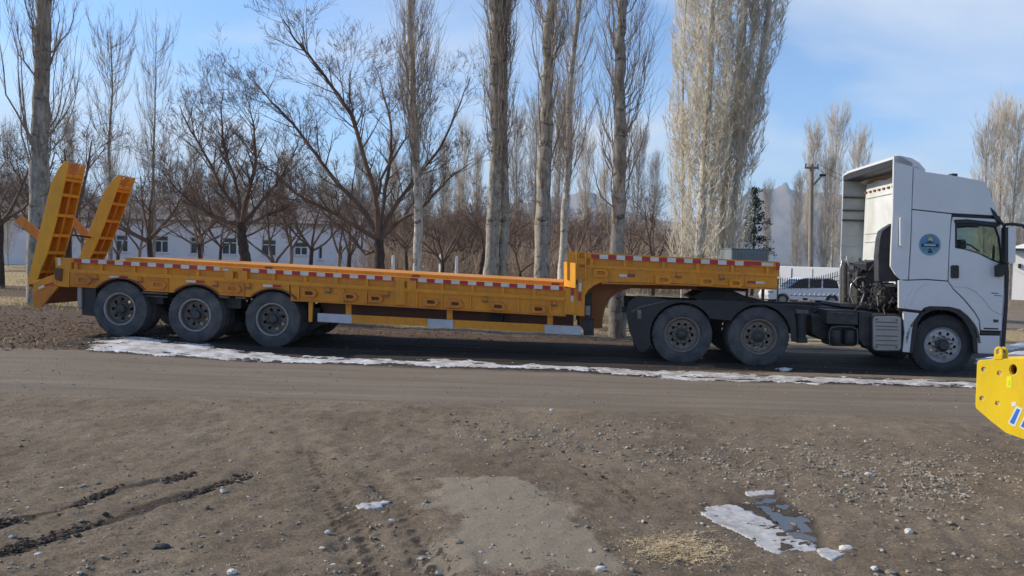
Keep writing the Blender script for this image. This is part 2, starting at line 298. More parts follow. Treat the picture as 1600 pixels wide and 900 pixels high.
# ------------------------------------------------------------------ mesh builder
class MB:
    def __init__(s): s.v = []; s.f = []
    def add(s, vs, fs):
        o = len(s.v); s.v.extend(vs); s.f.extend([tuple(i+o for i in f) for f in fs]); return s
    def box(s, x0, x1, y0, y1, z0, z1):
        return s.add([(x0,y0,z0),(x1,y0,z0),(x1,y1,z0),(x0,y1,z0),(x0,y0,z1),(x1,y0,z1),(x1,y1,z1),(x0,y1,z1)],
                     [(0,3,2,1),(4,5,6,7),(0,1,5,4),(1,2,6,5),(2,3,7,6),(3,0,4,7)])
    def prism(s, loops, w0, w1):
        """loops: list of [(u,z),...]; first is outer, others holes"""
        flat = [p for l in loops for p in l]; n = len(flat)
        tris = tessellate_polygon([[Vector((p[0], p[1], 0)) for p in l] for l in loops])
        vs = [(p[0], w0, p[1]) for p in flat]+[(p[0], w1, p[1]) for p in flat]
        fs = [tuple(t) for t in tris]+[tuple(i+n for i in reversed(t)) for t in tris]
        o = 0
        for l in loops:
            k = len(l)
            for i in range(k):
                j = (i+1) % k; fs.append((o+i, o+j, o+j+n, o+i+n))
            o += k
        return s.add(vs, fs)
    def px(s, poly, w0, w1, holes=(), u0=0.0):
        loops = [[(S(x, y, w0)[0]-u0, S(x, y, w0)[1]) for x, y in l] for l in [poly, *holes]]
        return s.prism(loops, w0, w1)
    def tube(s, pts, rad, n=8, caps=True):
        pts = [Vector(p) for p in pts]; k = len(pts)
        if not hasattr(rad, '__len__'): rad = [rad]*k
        vs = []; fs = []; prev = None
        for i, p in enumerate(pts):
            d = (pts[min(i+1, k-1)]-pts[max(i-1, 0)])
            if d.length < 1e-9: d = Vector((0, 0, 1))
            d.normalize()
            if prev is None: a = d.orthogonal().normalized()
            else:
                a = prev-d*prev.dot(d); a = a.normalized() if a.length > 1e-6 else d.orthogonal().normalized()
            prev = a; b = d.cross(a)
            for j in range(n):
                t = 2*math.pi*j/n; q = p+(a*math.cos(t)+b*math.sin(t))*rad[i]; vs.append((q.x, q.y, q.z))
        for i in range(k-1):
            for j in range(n):
                j2 = (j+1) % n; fs.append((i*n+j, i*n+j2, (i+1)*n+j2, (i+1)*n+j))
        if caps: fs.append(tuple(range(n-1, -1, -1))); fs.append(tuple((k-1)*n+j for j in range(n)))
        return s.add(vs, fs)
    def lathe(s, prof, c=(0, 0, 0), n=48, closed=False):
        """prof: (w, r) revolved about the w (local y) axis"""
        vs = []; fs = []; k = len(prof)
        for j in range(n):
            t = 2*math.pi*j/n; ct, st = math.cos(t), math.sin(t)
            for w, r in prof: vs.append((c[0]+r*ct, c[1]+w, c[2]+r*st))
        for j in range(n):
            j2 = (j+1) % n
            for i in range(k-1+(1 if closed else 0)):
                i2 = (i+1) % k; fs.append((j*k+i, j*k+i2, j2*k+i2, j2*k+i))
        return s.add(vs, fs)
    def mesh(s, name, mat, smooth=None, recalc=True):
        me = bpy.data.meshes.new(name); me.from_pydata(s.v, [], s.f)
        if recalc:
            bm = bmesh.new(); bm.from_mesh(me); bmesh.ops.recalc_face_normals(bm, faces=bm.faces); bm.to_mesh(me); bm.free()
        if smooth is not None:
            for p in me.polygons: p.use_smooth = True
            me.set_sharp_from_angle(angle=R(smooth))
        me.materials.append(mat); me.update(); return me
    def build(s, name, mat, parent=None, smooth=None, bevel=0.0, recalc=True, label=None):
        o = bpy.data.objects.new(name, s.mesh(name, mat, smooth, recalc)); scene.collection.objects.link(o)
        if parent: o.parent = parent
        if bevel:
            b = o.modifiers.new('bevel', 'BEVEL'); b.width = bevel; b.segments = 2; b.limit_method = 'ANGLE'; b.angle_limit = R(40)
        if label: o['label'] = label
        return o
def thing(name, label, cat, loc=(0, 0, 0), rz=0.0, group=None):
    o = bpy.data.objects.new(name, None); scene.collection.objects.link(o); o.location = loc; o.rotation_euler = (0, 0, rz)
    o.empty_display_size = 0.2; tag(o, label, cat, group); return o
def tag(o, label=None, cat=None, group=None, kind=None):
    if label: o['label'] = label
    if cat: o['category'] = cat
    if group: o['group'] = group
    if kind: o['kind'] = kind
    return o
def link(name, me, parent=None, loc=(0, 0, 0)):
    o = bpy.data.objects.new(name, me); scene.collection.objects.link(o); o.parent = parent; o.location = loc; return o
def arc(cx, cy, r, a0, a1, n):
    return [(cx+r*math.cos(R(a0+(a1-a0)*i/n)), cy+r*math.sin(R(a0+(a1-a0)*i/n))) for i in range(n+1)]
def rrect(x0, y0, x1, y1, r, n=4):
    return arc(x1-r, y1-r, r, 0, 90, n)+arc(x0+r, y1-r, r, 90, 180, n)+arc(x0+r, y0+r, r, 180, 270, n)+arc(x1-r, y0+r, r, 270, 360, n)

# ------------------------------------------------------------------ ground
def poly_sd(px, py, poly):
    """signed distance (inside positive) of points to polygon"""
    px = np.asarray(px); py = np.asarray(py); d = np.full(px.shape, 1e9); ins = np.zeros(px.shape, bool)
    n = len(poly)
    for i in range(n):
        ax, ay = poly[i]; bx, by = poly[(i+1) % n]
        ex, ey = bx-ax, by-ay; t = np.clip(((px-ax)*ex+(py-ay)*ey)/(ex*ex+ey*ey+1e-12), 0, 1)
        d = np.minimum(d, np.hypot(px-ax-t*ex, py-ay-t*ey))
        c = ((ay > py) != (by > py)) & (px < (bx-ax)*(py-ay)/(by-ay+1e-12)+ax); ins ^= c
    return np.where(ins, d, -d)
def line_d(px, py, pts):
    d = np.full(np.shape(px), 1e9); s = np.zeros(np.shape(px)); acc = 0; side = np.zeros(np.shape(px))
    for (ax, ay), (bx, by) in zip(pts[:-1], pts[1:]):
        ex, ey = bx-ax, by-ay; L = math.hypot(ex, ey); t = np.clip(((px-ax)*ex+(py-ay)*ey)/(L*L), 0, 1)
        dd = np.hypot(px-ax-t*ex, py-ay-t*ey); m_ = dd < d
        d = np.where(m_, dd, d); s = np.where(m_, acc+t*L, s); acc += L
    return d, s
G = lambda pts: [gxy(x, y) for x, y in pts]
TRK_A = G([(-60, 872), (90, 828), (230, 785), (385, 738)])
TRK_B = G([(-60, 828), (90, 788), (200, 752), (300, 735)])
TRK_C = G([(478, 700), (520, 770), (560, 830), (600, 930)])
TRK_D = G([(560, 735), (620, 790), (660, 850), (700, 930)])
TRK_E = G([(650, 632), (760, 665), (900, 715), (990, 770)])
PALE = G([(688, 742), (800, 738), (862, 760), (905, 800), (960, 840), (975, 872), (900, 893), (760, 880), (660, 893), (655, 860), (680, 810), (668, 775)])
HOLLOW = G([(1080, 780), (1150, 752), (1230, 750), (1270, 800), (1310, 850), (1250, 862), (1150, 830)])
SNOW_A = G([(130, 541), (165, 531), (230, 531), (330, 540), (430, 551), (540, 556), (640, 559), (700, 556), (800, 564), (900, 569), (960, 573), (960, 580), (800, 575), (640, 571), (500, 566), (330, 559), (230, 556), (150, 553)])
SNOW_B = G([(930, 571), (1060, 577), (1200, 584), (1330, 587), (1520, 593), (1570, 600), (1570, 606), (1520, 603), (1330, 598), (1150, 592), (930, 581)])
ICE_A = G([(1092, 782), (1140, 776), (1215, 762), (1275, 800), (1290, 846), (1210, 848), (1160, 822), (1120, 800)])
def base_z(x, y):
    z = -0.03+0.088*sst(3.8, 7.4, -x)*sst(9.5, 13.0, y)*(1-sst(18, 26, y))
    z = z-0.30*sst(22, 34, y)*sst(6, 12, x)
    z = z+0.03*sst(8, 13, y)*0
    return z
def gz(x, y):
    x = np.asarray(x, float); y = np.asarray(y, float)
    z = base_z(x, y)
    near = 1-sst(8.2, 9.2, y+0.25*fbm(x*0.8, y*0, 5))
    far = sst(15.5, 18, y)
    rough = 0.014+0.018*near+0.05*far
    z = z+rough*(fbm(x*0.9, y*0.9, 11, 3)-0.5)*2*0.7
    z = z+(near*0.011+0.005+0.02*far*(1-sst(40, 60, y)))*(fbm(x*5, y*5, 21, 3)-0.5)*2
    z = z+near*0.020*(fbm(x*17, y*17, 31, 3)-0.5)*2
    sd = poly_sd(x, y, PALE); z = z*(1-0.5*sst(0, 0.3, sd)*1.0)+0.0
    for T, wd, dp in ((TRK_A, 0.07, 0.008), (TRK_B, 0.06, 0.007), (TRK_C, 0.15, 0.018), (TRK_D, 0.15, 0.015), (TRK_E, 0.10, 0.012)):
        d, s_ = line_d(x, y, T)
        z = z-dp*np.exp(-(d/wd)**4)+0.4*dp*np.exp(-((d-wd*1.5)/(wd*0.4))**2)
        z = z+0.012*np.exp(-(d/wd)**4)*(np.sin(s_*60)*0.3+np.sin(d*80)*1.1)*(0.3+fbm(s_*2, d*2, 61, 3))
    sdh = poly_sd(x, y, HOLLOW); z = z-0.03*sst(-0.15, 0.15, sdh)*near
    return z
GZ = lambda x, y: float(gz(np.array([x]), np.array([y]))[0])
def grow_axis(a, b, step, lim, ratio):
    v = list(np.arange(a, b, step)); s = step; x = v[-1]
    while x < lim: s *= ratio; x += s; v.append(x)
    return v
def build_ground():
    xs = grow_axis(0, 7.5, 0.038, 5200, 1.09); xs = np.array([-a for a in xs[:0:-1]]+xs)
    ys = []; y = 2.6
    while y < 5200:
        ys.append(y)
        y += 0.0016*y*y if y < 6 else (0.0016*y*y*0.9 if y < 12 else max(0.13, 0.018*y) if y < 60 else y*0.07)
    ys = np.concatenate([-np.array(grow_axis(0, 2.3, 0.4, 5200, 1.5))[::-1], np.array(ys)])
    X, Y = np.meshgrid(xs, ys); nx, ny = len(xs), len(ys)
    Z = gz(X, Y)
    x = X.ravel(); y = Y.ravel()
    co = np.stack([x, y, Z.ravel()], 1)
    i = np.arange((ny-1)*(nx-1)); r = i//(nx-1); c = i % (nx-1); a = r*nx+c
    F = np.stack([a, a+1, a+nx+1, a+nx], 1)
    me = bpy.data.meshes.new('ground'); me.vertices.add(len(co)); me.vertices.foreach_set('co', co.ravel())
    me.loops.add(F.size); me.loops.foreach_set('vertex_index', F.ravel().astype(np.int32))
    me.polygons.add(len(F)); me.polygons.foreach_set('loop_start', np.arange(0, F.size, 4, dtype=np.int32))
    me.polygons.foreach_set('use_smooth', np.ones(len(F), bool)); me.update(calc_edges=True)
    wob = 0.35*(fbm(x*0.7, y*0.7, 40, 4)-0.5)
    road = sst(8.65, 9.05, y+wob)*(1-sst(12.0, 12.4, y+wob*0.4+0.012*x))
    pale = sst(-0.12, 0.2, poly_sd(x, y, PALE)+0.5*(fbm(x*3, y*3, 41, 4)-0.5))
    mud = np.zeros(len(x))
    for T, wd, k in ((TRK_A, 0.085, 0.85), (TRK_B, 0.07, 0.8), (TRK_E, 0.09, 0.22), (TRK_C, 0.17, 0.0), (TRK_D, 0.17, 0.0)):
        d, s_ = line_d(x, y, T)
        if k == 0: mud = np.maximum(mud, 0.72*np.exp(-(d/wd)**4)*np.clip(0.5+0.6*np.sin(d*80+0.3*np.sin(s_*9)), 0, 1)*(0.4+fbm(s_*2, d*2, 45, 3)))
        mud = np.maximum(mud, k*np.exp(-(d/wd)**2)*np.clip(3.6*fbm(s_*7, d*16, 44, 4)-0.8, 0, 1.5))
    mud = np.maximum(mud, 0.75*sst(-0.05, 0.15, poly_sd(x, y, HOLLOW))*0.6)
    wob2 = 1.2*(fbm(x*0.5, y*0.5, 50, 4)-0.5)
    wet_shaded = sst(12.25, 12.5, y+wob*0.3)*(1-sst(15.6, 16.6, y+wob2*0.6))*sst(-8.0, -7.0, x+wob2)  # wet band along the truck; its dark colour also paints the truck's shade
    leaf = sst(12.0, 12.3, y+wob*0.3)*(1-sst(19.5, 22.5, y+wob2+4*sst(-6, 0, x)-5*sst(-5.0, -9.0, x)*0))*(1-sst(2.5, 5.0, x+wob2))
    leaf = np.maximum(leaf, 0.72*sst(20, 24, y)*(1-sst(60, 90, y))*(1-sst(5, 9, x))*(fbm(x*0.3, y*0.3, 52, 3) > 0.56))
    grass = sst(17.5, 19.5, y+wob2)*(1-sst(5.5, 7.5, x+wob2))
    grass = np.maximum(grass, sst(16.5, 18.0, y+wob2)*(1-sst(22, 24, y))*sst(2, 3, x)*0.7)
    grass = np.maximum(grass, sst(120, 200, y))
    rim = sst(-0.30, 0.0, np.maximum(poly_sd(x, y, SNOW_A), poly_sd(x, y, SNOW_B))); wet_shaded = np.maximum(wet_shaded, 0.62*rim); wet_shaded = np.maximum(wet_shaded, 0.56*sst(-0.12, 0.05, poly_sd(x, y, ICE_A)))
    for nm, cols in (('m1', (road, pale, mud)), ('m2', (leaf, grass, wet_shaded))):
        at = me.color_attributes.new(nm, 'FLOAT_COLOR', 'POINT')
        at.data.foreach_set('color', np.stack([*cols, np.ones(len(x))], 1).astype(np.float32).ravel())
    me.materials.append(M['ground']); o = link('ground', me); tag(o, 'brown dirt yard, compacted road band and dry grass beyond the trailer', kind='structure'); return o
build_ground()

def sheet(name, poly, res, h, mat, seed, thr=0.0, edge=0.15, namp=0.25, nsc=3.0, lift=0.007, flat=None, level=False, holes=None):
    """a thin layer lying on the ground inside an outline, its rim broken up by noise and sunk into the soil"""
    xs0 = [p[0] for p in poly]; ys0 = [p[1] for p in poly]
    xs = np.arange(min(xs0)-0.1, max(xs0)+0.1, res); ys = np.arange(min(ys0)-0.1, max(ys0)+0.1, res)
    X, Y = np.meshgrid(xs, ys)
    sd = poly_sd(X, Y, poly)+namp*(fbm(X*nsc, Y*nsc, seed, 5, 0.6)-0.5)*2-thr
    if holes: sd = sd-holes(X, Y)
    hh = np.clip(sd/edge, -0.4, 1)
    Z = gz(X, Y)+lift*np.clip(sd/0.03, -1, 1)+np.where(hh > 0, h*hh*(0.35+0.9*fbm(X*9, Y*9, seed+3, 4)), 0)
    if level: ins = sd > 0; Z = np.where(sd > -0.005, float(gz(X[ins], Y[ins]).mean())+0.005+0.004*(fbm(X*6, Y*6, seed+8, 4)-0.5)+0.35*(gz(X, Y)-float(gz(X[ins], Y[ins]).mean())), Z-0.02)
    if flat is not None: Z = np.full(X.shape, flat)
    keep = sd > -0.03
    nx = len(xs); idx = -np.ones(X.shape, int); ny = len(ys)
    q = keep[:-1, :-1] & keep[1:, :-1] & keep[:-1, 1:] & keep[1:, 1:]
    V = []; F = []
    def vid(j, i):
        if idx[j, i] < 0: idx[j, i] = len(V); V.append((X[j, i], Y[j, i], Z[j, i]))
        return idx[j, i]
    for j, i in zip(*np.nonzero(q)): F.append((vid(j, i), vid(j, i+1), vid(j+1, i+1), vid(j+1, i)))
    me = bpy.data.meshes.new(name); me.from_pydata(V, [], F); me.materials.append(mat)
    for p in me.polygons: p.use_smooth = True
    return link(name, me)
snow_a = G([(130, 541), (165, 531), (230, 531), (330, 540), (430, 551), (540, 556), (640, 559), (700, 556), (800, 564), (900, 569), (960, 573), (960, 580), (800, 575), (640, 571), (500, 566), (330, 559), (230, 556), (150, 553)])
brk = lambda X, Y: 0.24*sst(0.47, 0.62, fbm(X*2.2, Y*5.5, 177, 5, 0.62))+0.10*sst(-3.5, -1.0, X)*(fbm(X*0.9, Y*0, 178, 3)-0.35)
tag(sheet('snow', snow_a, 0.020, 0.008, M['snow'], 71, thr=0.10, edge=0.25, namp=0.40, nsc=3.3, holes=brk), 'ragged strip of old snow along the far edge of the dirt road', kind='stuff')
snow_b = G([(930, 571), (1060, 577), (1200, 584), (1330, 587), (1520, 593), (1570, 600), (1570, 606), (1520, 603), (1330, 598), (1150, 592), (930, 581)])
tag(sheet('snow', snow_b, 0.025, 0.010, M['snow_dirty'], 171, thr=-0.02, edge=0.3, namp=0.34, nsc=3.6, holes=lambda X, Y: 0.22*sst(0.46, 0.58, fbm(X*2.0, Y*6, 187, 5, 0.62))), 'thin dirty snow continuing beside the tractor wheels', kind='stuff')
for k, pl in enumerate([[(1525, 560), (1600, 546), (1640, 560), (1640, 575), (1530, 575)], [(1545, 545), (1640, 520), (1640, 527), (1560, 552)], [(1210, 574), (1240, 573), (1225, 578)], [(1590, 515), (1640, 508), (1640, 512)]]):
    tag(sheet('snow_patch', G(pl), 0.04, 0.03, M['snow'], 75+k, thr=0.0, edge=0.1, namp=0.12, nsc=3), 'thin snow left on the ground by the truck', kind='stuff')
tag(sheet('ice_patch', G([(1092, 782), (1140, 776), (1200, 795), (1255, 830), (1290, 846), (1210, 848), (1160, 822), (1120, 800)]), 0.012, 0.002, M['ice'], 81, level=True, edge=0.05, namp=0.09, nsc=5), 'flat grey-white ice patch beside the puddle', 'ice patch')
tag(sheet('ice_patch', G([(1165, 757), (1212, 755), (1212, 762), (1170, 763)]), 0.012, 0.002, M['ice'], 83, level=True, edge=0.03, namp=0.02, nsc=6), 'thin sliver of ice behind the puddle', 'ice patch')
tag(sheet('ice_patch', G([(1278, 850), (1295, 846), (1305, 852), (1325, 845), (1332, 853), (1300, 866), (1285, 860)]), 0.010, 0.014, M['ice'], 84, level=True, edge=0.02, namp=0.015, nsc=8), 'small broken ice piece past the tip of the ice patch', 'ice patch')
tag(sheet('ice_patch', G([(555, 783), (600, 776), (613, 778), (590, 787), (562, 790)]), 0.010, 0.002, M['ice'], 86, level=True, edge=0.02, namp=0.05, nsc=8), 'thin frosty smear beside the tyre tracks at left', 'ice patch')
px_, py_ = gxy(1225, 795)
tag(sheet('puddle', G([(1180, 768), (1215, 765), (1262, 795), (1275, 830), (1245, 826), (1200, 792)]), 0.02, 0, M['water'], 88, edge=0.05, namp=0.05, nsc=4, flat=GZ(px_, py_)+0.004), 'shallow puddle reflecting the sky behind the ice patch', kind='structure')

# ------------------------------------------------------------------ wheels
RT = 0.505
def tyre_mesh(rad, mat, width=0.28, dark=False):
    b = MB(); r = rad; W = width
    prof = [(0.035, 0.55*r), (0.012, 0.60*r), (0.0, 0.70*r), (0.002, 0.80*r), (0.008, 0.83*r), (0.012, 0.91*r), (0.022, 0.955*r), (0.030, 0.985*r), (0.045, r)]
    for g in (0.27, 0.5, 0.73): prof += [(W*g-0.012, r), (W*g-0.008, r-0.016), (W*g+0.008, r-0.016), (W*g+0.012, r)]
    prof += [(W-0.045, r), (W-0.022, 0.955*r), (W-0.002, 0.80*r), (W, 0.70*r), (W-0.035, 0.55*r)]
    b.lathe(prof, n=56, closed=True)
    # shoulder lugs and raised sidewall marks
    for k in range(44):
        a = 2*math.pi*k/44; ca, sa = math.cos(a), math.sin(a)
        for w0 in (0.018,):
            t0, t1 = 0.018, 0.0
            vs = []
            for (ww, rr, tt) in ((w0, 0.93*r, -0.019), (w0, 0.93*r, 0.019), (w0+0.012, 1.008*r, 0.019), (w0+0.012, 1.008*r, -0.019), (w0+0.05, 1.008*r, -0.019), (w0+0.05, 1.008*r, 0.019)):
                vs.append((rr*ca-tt*sa, ww, rr*sa+tt*ca))
            b.add(vs, [(0, 1, 2, 3), (3, 2, 5, 4), (0, 3, 4), (1, 5, 2)])
    for k in range(9):
        a = 2*math.pi*k/26+0.4
        for q in range(1):
            p = arc(0, 0, 0.86*r, math.degrees(a), math.degrees(a)+7, 3)+arc(0, 0, 0.89*r, math.degrees(a)+7, math.degrees(a), 3)
            b.prism([p], 0.003, 0.012)
    return b.mesh('tyre', mat, 35)
def disc_mesh(rout, holes, rh, hr, w, thick, mat, cone=0.0, rin=0.0, nh=10, dome=0.0):
    b = MB(); outer = arc(0, 0, rout, 0, 360, 48)[:-1]
    hs = [arc(hr*math.cos(2*math.pi*(k+0.5)/nh), hr*math.sin(2*math.pi*(k+0.5)/nh), rh, 0, 360, 10)[:-1] for k in range(nh)]
    if rin: hs.append(arc(0, 0, rin, 0, 360, 24)[:-1])
    b.prism([outer]+hs, w, w+thick)
    b.v = [(x, y+cone*max(0, (math.hypot(x, z)-0.45*rout)/(0.55*rout)), z) for x, y, z in b.v]
    return b
def wheel_meshes(kind):
    """returns tyre, rim, hub meshes, axle along local y, outer face at y=0"""
    r = 0.515 if kind != 'trailer' else RT
    ty = tyre_mesh(r, M['tyre_dark'] if kind == 'front' else M['tyre'])
    if kind == 'front':
        rim = disc_mesh(0.585*r*0.93, True, 0.026, 0.205, 0.018, 0.012, None, cone=0.03, nh=10)
        rim.lathe([(0.075, 0.545*r), (0.045, 0.53*r), (0.03, 0.55*r), (0.012, 0.575*r), (0.02, 0.60*r), (0.06, 0.58*r)], n=56, closed=True)
        hub = MB().lathe([(0.02, 0.0), (-0.055, 0.0), (-0.06, 0.06), (-0.045, 0.078), (0.0, 0.082), (0.02, 0.115), (0.03, 0.115)], n=36)
        for k in range(10):
            a = 2*math.pi*k/10; c = (0.145*math.cos(a), 0, 0.145*math.sin(a)); hub.lathe([(0.02, 0.0), (-0.012, 0.001), (-0.012, 0.014), (0.02, 0.016)], c, 6)
        return ty, rim.mesh('rim', M['rim_front'], 35), hub.mesh('hub', M['hub'], 35)
    mr = M['rim_trailer'] if kind == 'trailer' else M['rim_drive']
    dep = 0.115 if kind == 'trailer' else 0.10
    rim = disc_mesh(0.50*r, True, 0.030, 0.178, dep, 0.012, None, cone=-0.015, nh=8 if kind == 'trailer' else 10)
    rim.lathe([(dep+0.02, 0.50*r), (0.05, 0.505*r), (0.03, 0.525*r), (0.06, 0.53*r), (dep+0.02, 0.52*r)], n=56, closed=True)
    if kind != 'trailer':   # the drive wheels show a bright bolt flange
        rim.lathe([(dep, 0.10), (dep-0.018, 0.11), (dep-0.018, 0.15), (dep, 0.165)], n=40)
    lip = MB().lathe([(0.03, 0.53*r), (0.008, 0.545*r), (-0.001, 0.575*r), (0.006, 0.60*r), (0.04, 0.575*r)], n=56, closed=True)
    ph = 0.03 if kind == 'trailer' else 0.045
    hub = MB().lathe([(dep, 0.125), (dep-0.02, 0.12), (dep-0.025, 0.085), (ph+0.01, 0.075), (ph, 0.06), (ph, 0.0)], n=32)
    for k in range(10):
        a = 2*math.pi*k/10; c = (0.14*math.cos(a), 0, 0.14*math.sin(a)); hub.lathe([(dep, 0.016), (dep-0.035, 0.015), (dep-0.035, 0.0)], c, 6)
    return ty, rim.mesh('rim', mr, 35), hub.mesh('hub', M['hub'], 35), lip.mesh('rim_lip', M['rim_lip'] if kind == 'trailer' else M['rim_drive'], 40)
WM = {k: wheel_meshes(k) for k in ('trailer', 'drive', 'front')}
def add_wheel(kind, parent, u, w, z, flip=False):
    ms = WM[kind]; t = link('tyre', ms[0], parent, (u, w, z))
    t.rotation_euler = (0, random.uniform(0, 6), math.pi if flip else 0)
    for nm, me in zip(('rim', 'hub', 'rim_lip'), ms[1:]): link(nm, me, t)
    return t
def inner_tyre(kind, parent, u, w, z):
    return link('tyre', WM[kind][0], parent, (u, w, z))

# ------------------------------------------------------------------ low loader trailer
U_T = S(500, 500)[0]
T = thing('lowbed_trailer', 'long orange three-axle low loader trailer with raised rear ramps', 'trailer', tuple(VO+VU*U_T), YAW)
def TL(x, off): return (x, 404+0.0573*(x-130)+off)          # a line parallel to the trailer's deck edge
def GL(x, off): return (x, 393.5+0.047*(x-888)+off)         # the same along the gooseneck
def strip(f, x0, x1, o0, o1, step=60):
    n = max(1, int(abs(x1-x0)/step)); xs = [x0+(x1-x0)*i/n for i in range(n+1)]
    return [f(x, o0) for x in xs]+[f(x, o1) for x in reversed(xs)]
def tp(name, poly, w0, w1, mat, parent=None, holes=(), bevel=0.004, label=None, smooth=None):
    return MB().px(poly, w0, w1, holes, U_T).build(name, M[mat], parent or T, bevel=bevel, label=label, smooth=smooth)
# edge channel: top flange, web, bottom flange, ribs
rail = tp('side_rail', strip(TL, 108, 884, 0, 7.2), 0.0, 0.16, 'orange')
tp('rail_web', strip(TL, 108, 884, 7.2, 17), 0.055, 0.075, 'orange', rail)
tp('bottom_flange', strip(TL, 108, 884, 17, 23), 0.0, 0.16, 'orange', rail)
for x in (116, 155, 206, 256, 306, 425, 474, 522, 570, 688, 736, 783, 832):
    tp('rib', strip(TL, x, x+5, 7.2, 17), 0.01, 0.056, 'orange', rail, bevel=0)
for x in (350, 372, 618, 636, 104):
    tp('joint_plate', strip(TL, x, x+ (14 if x != 104 else 7), 5, 44 if x in (618,) else 20), -0.012, 0.05, 'orange', rail)
# skirt plate with wheel arches
WC = [(186.5, 483.0), (304, 492.5), (425, 499.5)]; AR = 49.5
bot = []
for i in range(121):
    x = 108+(452-108)*i/120; y = TL(x, 45)[1]
    for cx, cy in WC:
        if abs(x-cx) < AR: y = min(y, cy+2-math.sqrt(AR*AR-(x-cx)**2))
    bot.append((x, max(y, TL(x, 25)[1])))
tp('skirt_plate', [TL(108, 23), TL(452, 23)]+bot[::-1], 0.02, 0.045, 'orange', bevel=0)
for (cx, cy) in WC:   # rolled arch edge and inner mudguard
    a = []; ring = arc(cx, cy+2, AR, 205, 335, 22); ring2 = arc(cx, cy+2, AR+2.2, 335, 205, 22)
    lim = [p for p in ring if p[1] < TL(p[0], 45)[1]]; lim2 = [p for p in ring2 if p[1] < TL(p[0], 45)[1]]
    tp('arch_edge', lim+lim2, -0.004, 0.3, 'brown_steel', bevel=0)
tp('skirt_plate', strip(TL, 454, 884, 23, 45.5), 0.035, 0.06, 'orange', bevel=0)
# panels with D-shaped lashing recesses
def dring(x, f, o, wpx=22, hpx=11, d=1, mat='orange_rusty'):
    cx, cy = f(x, o); sl = 0.055*(1 if True else 0)
    def q(dx, dy): return (cx+dx, cy+dy+sl*dx)
    W2, H2 = wpx/2, hpx/2
    outer = [q(-W2, -H2), q(W2*0.55, -H2), q(W2, -H2*0.1), q(W2*0.6, H2), q(-W2, H2)]
    inner = [q(-W2*0.55, -H2*0.45), q(W2*0.3, -H2*0.45), q(W2*0.5, 0), q(W2*0.3, H2*0.4), q(-W2*0.55, H2*0.4)]
    o_ = tp('lashing_point', outer, -0.03, 0.03, mat, holes=[inner], bevel=0.003)
    tp('recess', inner, 0.026, 0.034, 'brown_steel', o_, bevel=0)
    return o_
for x in (128, 245, 364): tp('stake_pocket', strip(TL, x-18, x+18, 24.5, 44), 0.0, 0.04, 'orange_rusty')
for x, o, w_ in ((130, 34, 26), (247, 34.5, 26), (364, 34, 26), (483, 34, 25), (547, 36, 23), (587, 36.5, 24), (674, 37, 24), (712, 37.5, 24), (779, 38, 25), (842, 38.5, 24)):
    dring(x, TL, o, w_, 12.5)
for x in (148, 218, 336, 387, 512, 603, 758, 866):
    o_ = tp('latch', strip(TL, x-3, x+3, 24, 33), -0.02, 0.03, 'orange_rusty', bevel=0.003)
    tp('latch_pin', strip(TL, x-5, x+5, 30, 32), -0.03, -0.015, 'greasy', o_, bevel=0)
for x in (466, 536, 572, 633, 651, 690, 735, 810, 860):
    tp('stiffener', strip(TL, x-1.2, x+1.2, 23.5, 45), 0.0, 0.036, 'orange', bevel=0)
tp('lower_lip', strip(TL, 454, 884, 45.5, 47.5), 0.0, 0.16, 'orange_rusty', bevel=0)
# deck: planked raised centre platform and flat outriggers
dk = MB()
a0 = S(*TL(112, 3), 0.0); a1 = S(*TL(884, 3), 0.0)
def deckz(u, a0=a0, a1=a1): return a0[1]+(a1[1]-a0[1])*(u-a0[0])/(a1[0]-a0[0])
def slab(u0, u1, w0, w1, zt, zb):
    b = MB(); v = []
    for w in (w0, w1):
        for u, dz in ((u0, zb), (u1, zb), (u1, zt), (u0, zt)): v.append((u-U_T, w, deckz(u)+dz))
    return b.add(v, [(0, 1, 2, 3), (7, 6, 5, 4), (0, 4, 5, 1), (1, 5, 6, 2), (2, 6, 7, 3), (3, 7, 4, 0)])
slab(a0[0], a1[0], 0.16, 2.62, 0.0, -0.05).build('deck', M['orange'], T)
ur0 = S(*TL(196, 0), 0.3)[0]
slab(ur0, a1[0]-0.05, 0.30, 2.3, 0.095, 0.002).build('raised_deck', M['orange'], T, bevel=0.005)
for x in (420, 650, 868):
    u = S(*TL(x, 0), 0.3)[0]; slab(u-0.07, u+0.07, 0.285, 0.298, 0.07, 0.025).build('deck_slot', M['brown_steel'], T)
slab(a0[0], a1[0], 2.62, 2.78, 0.0, -0.40).build('far_side_rail', M['orange'], T)
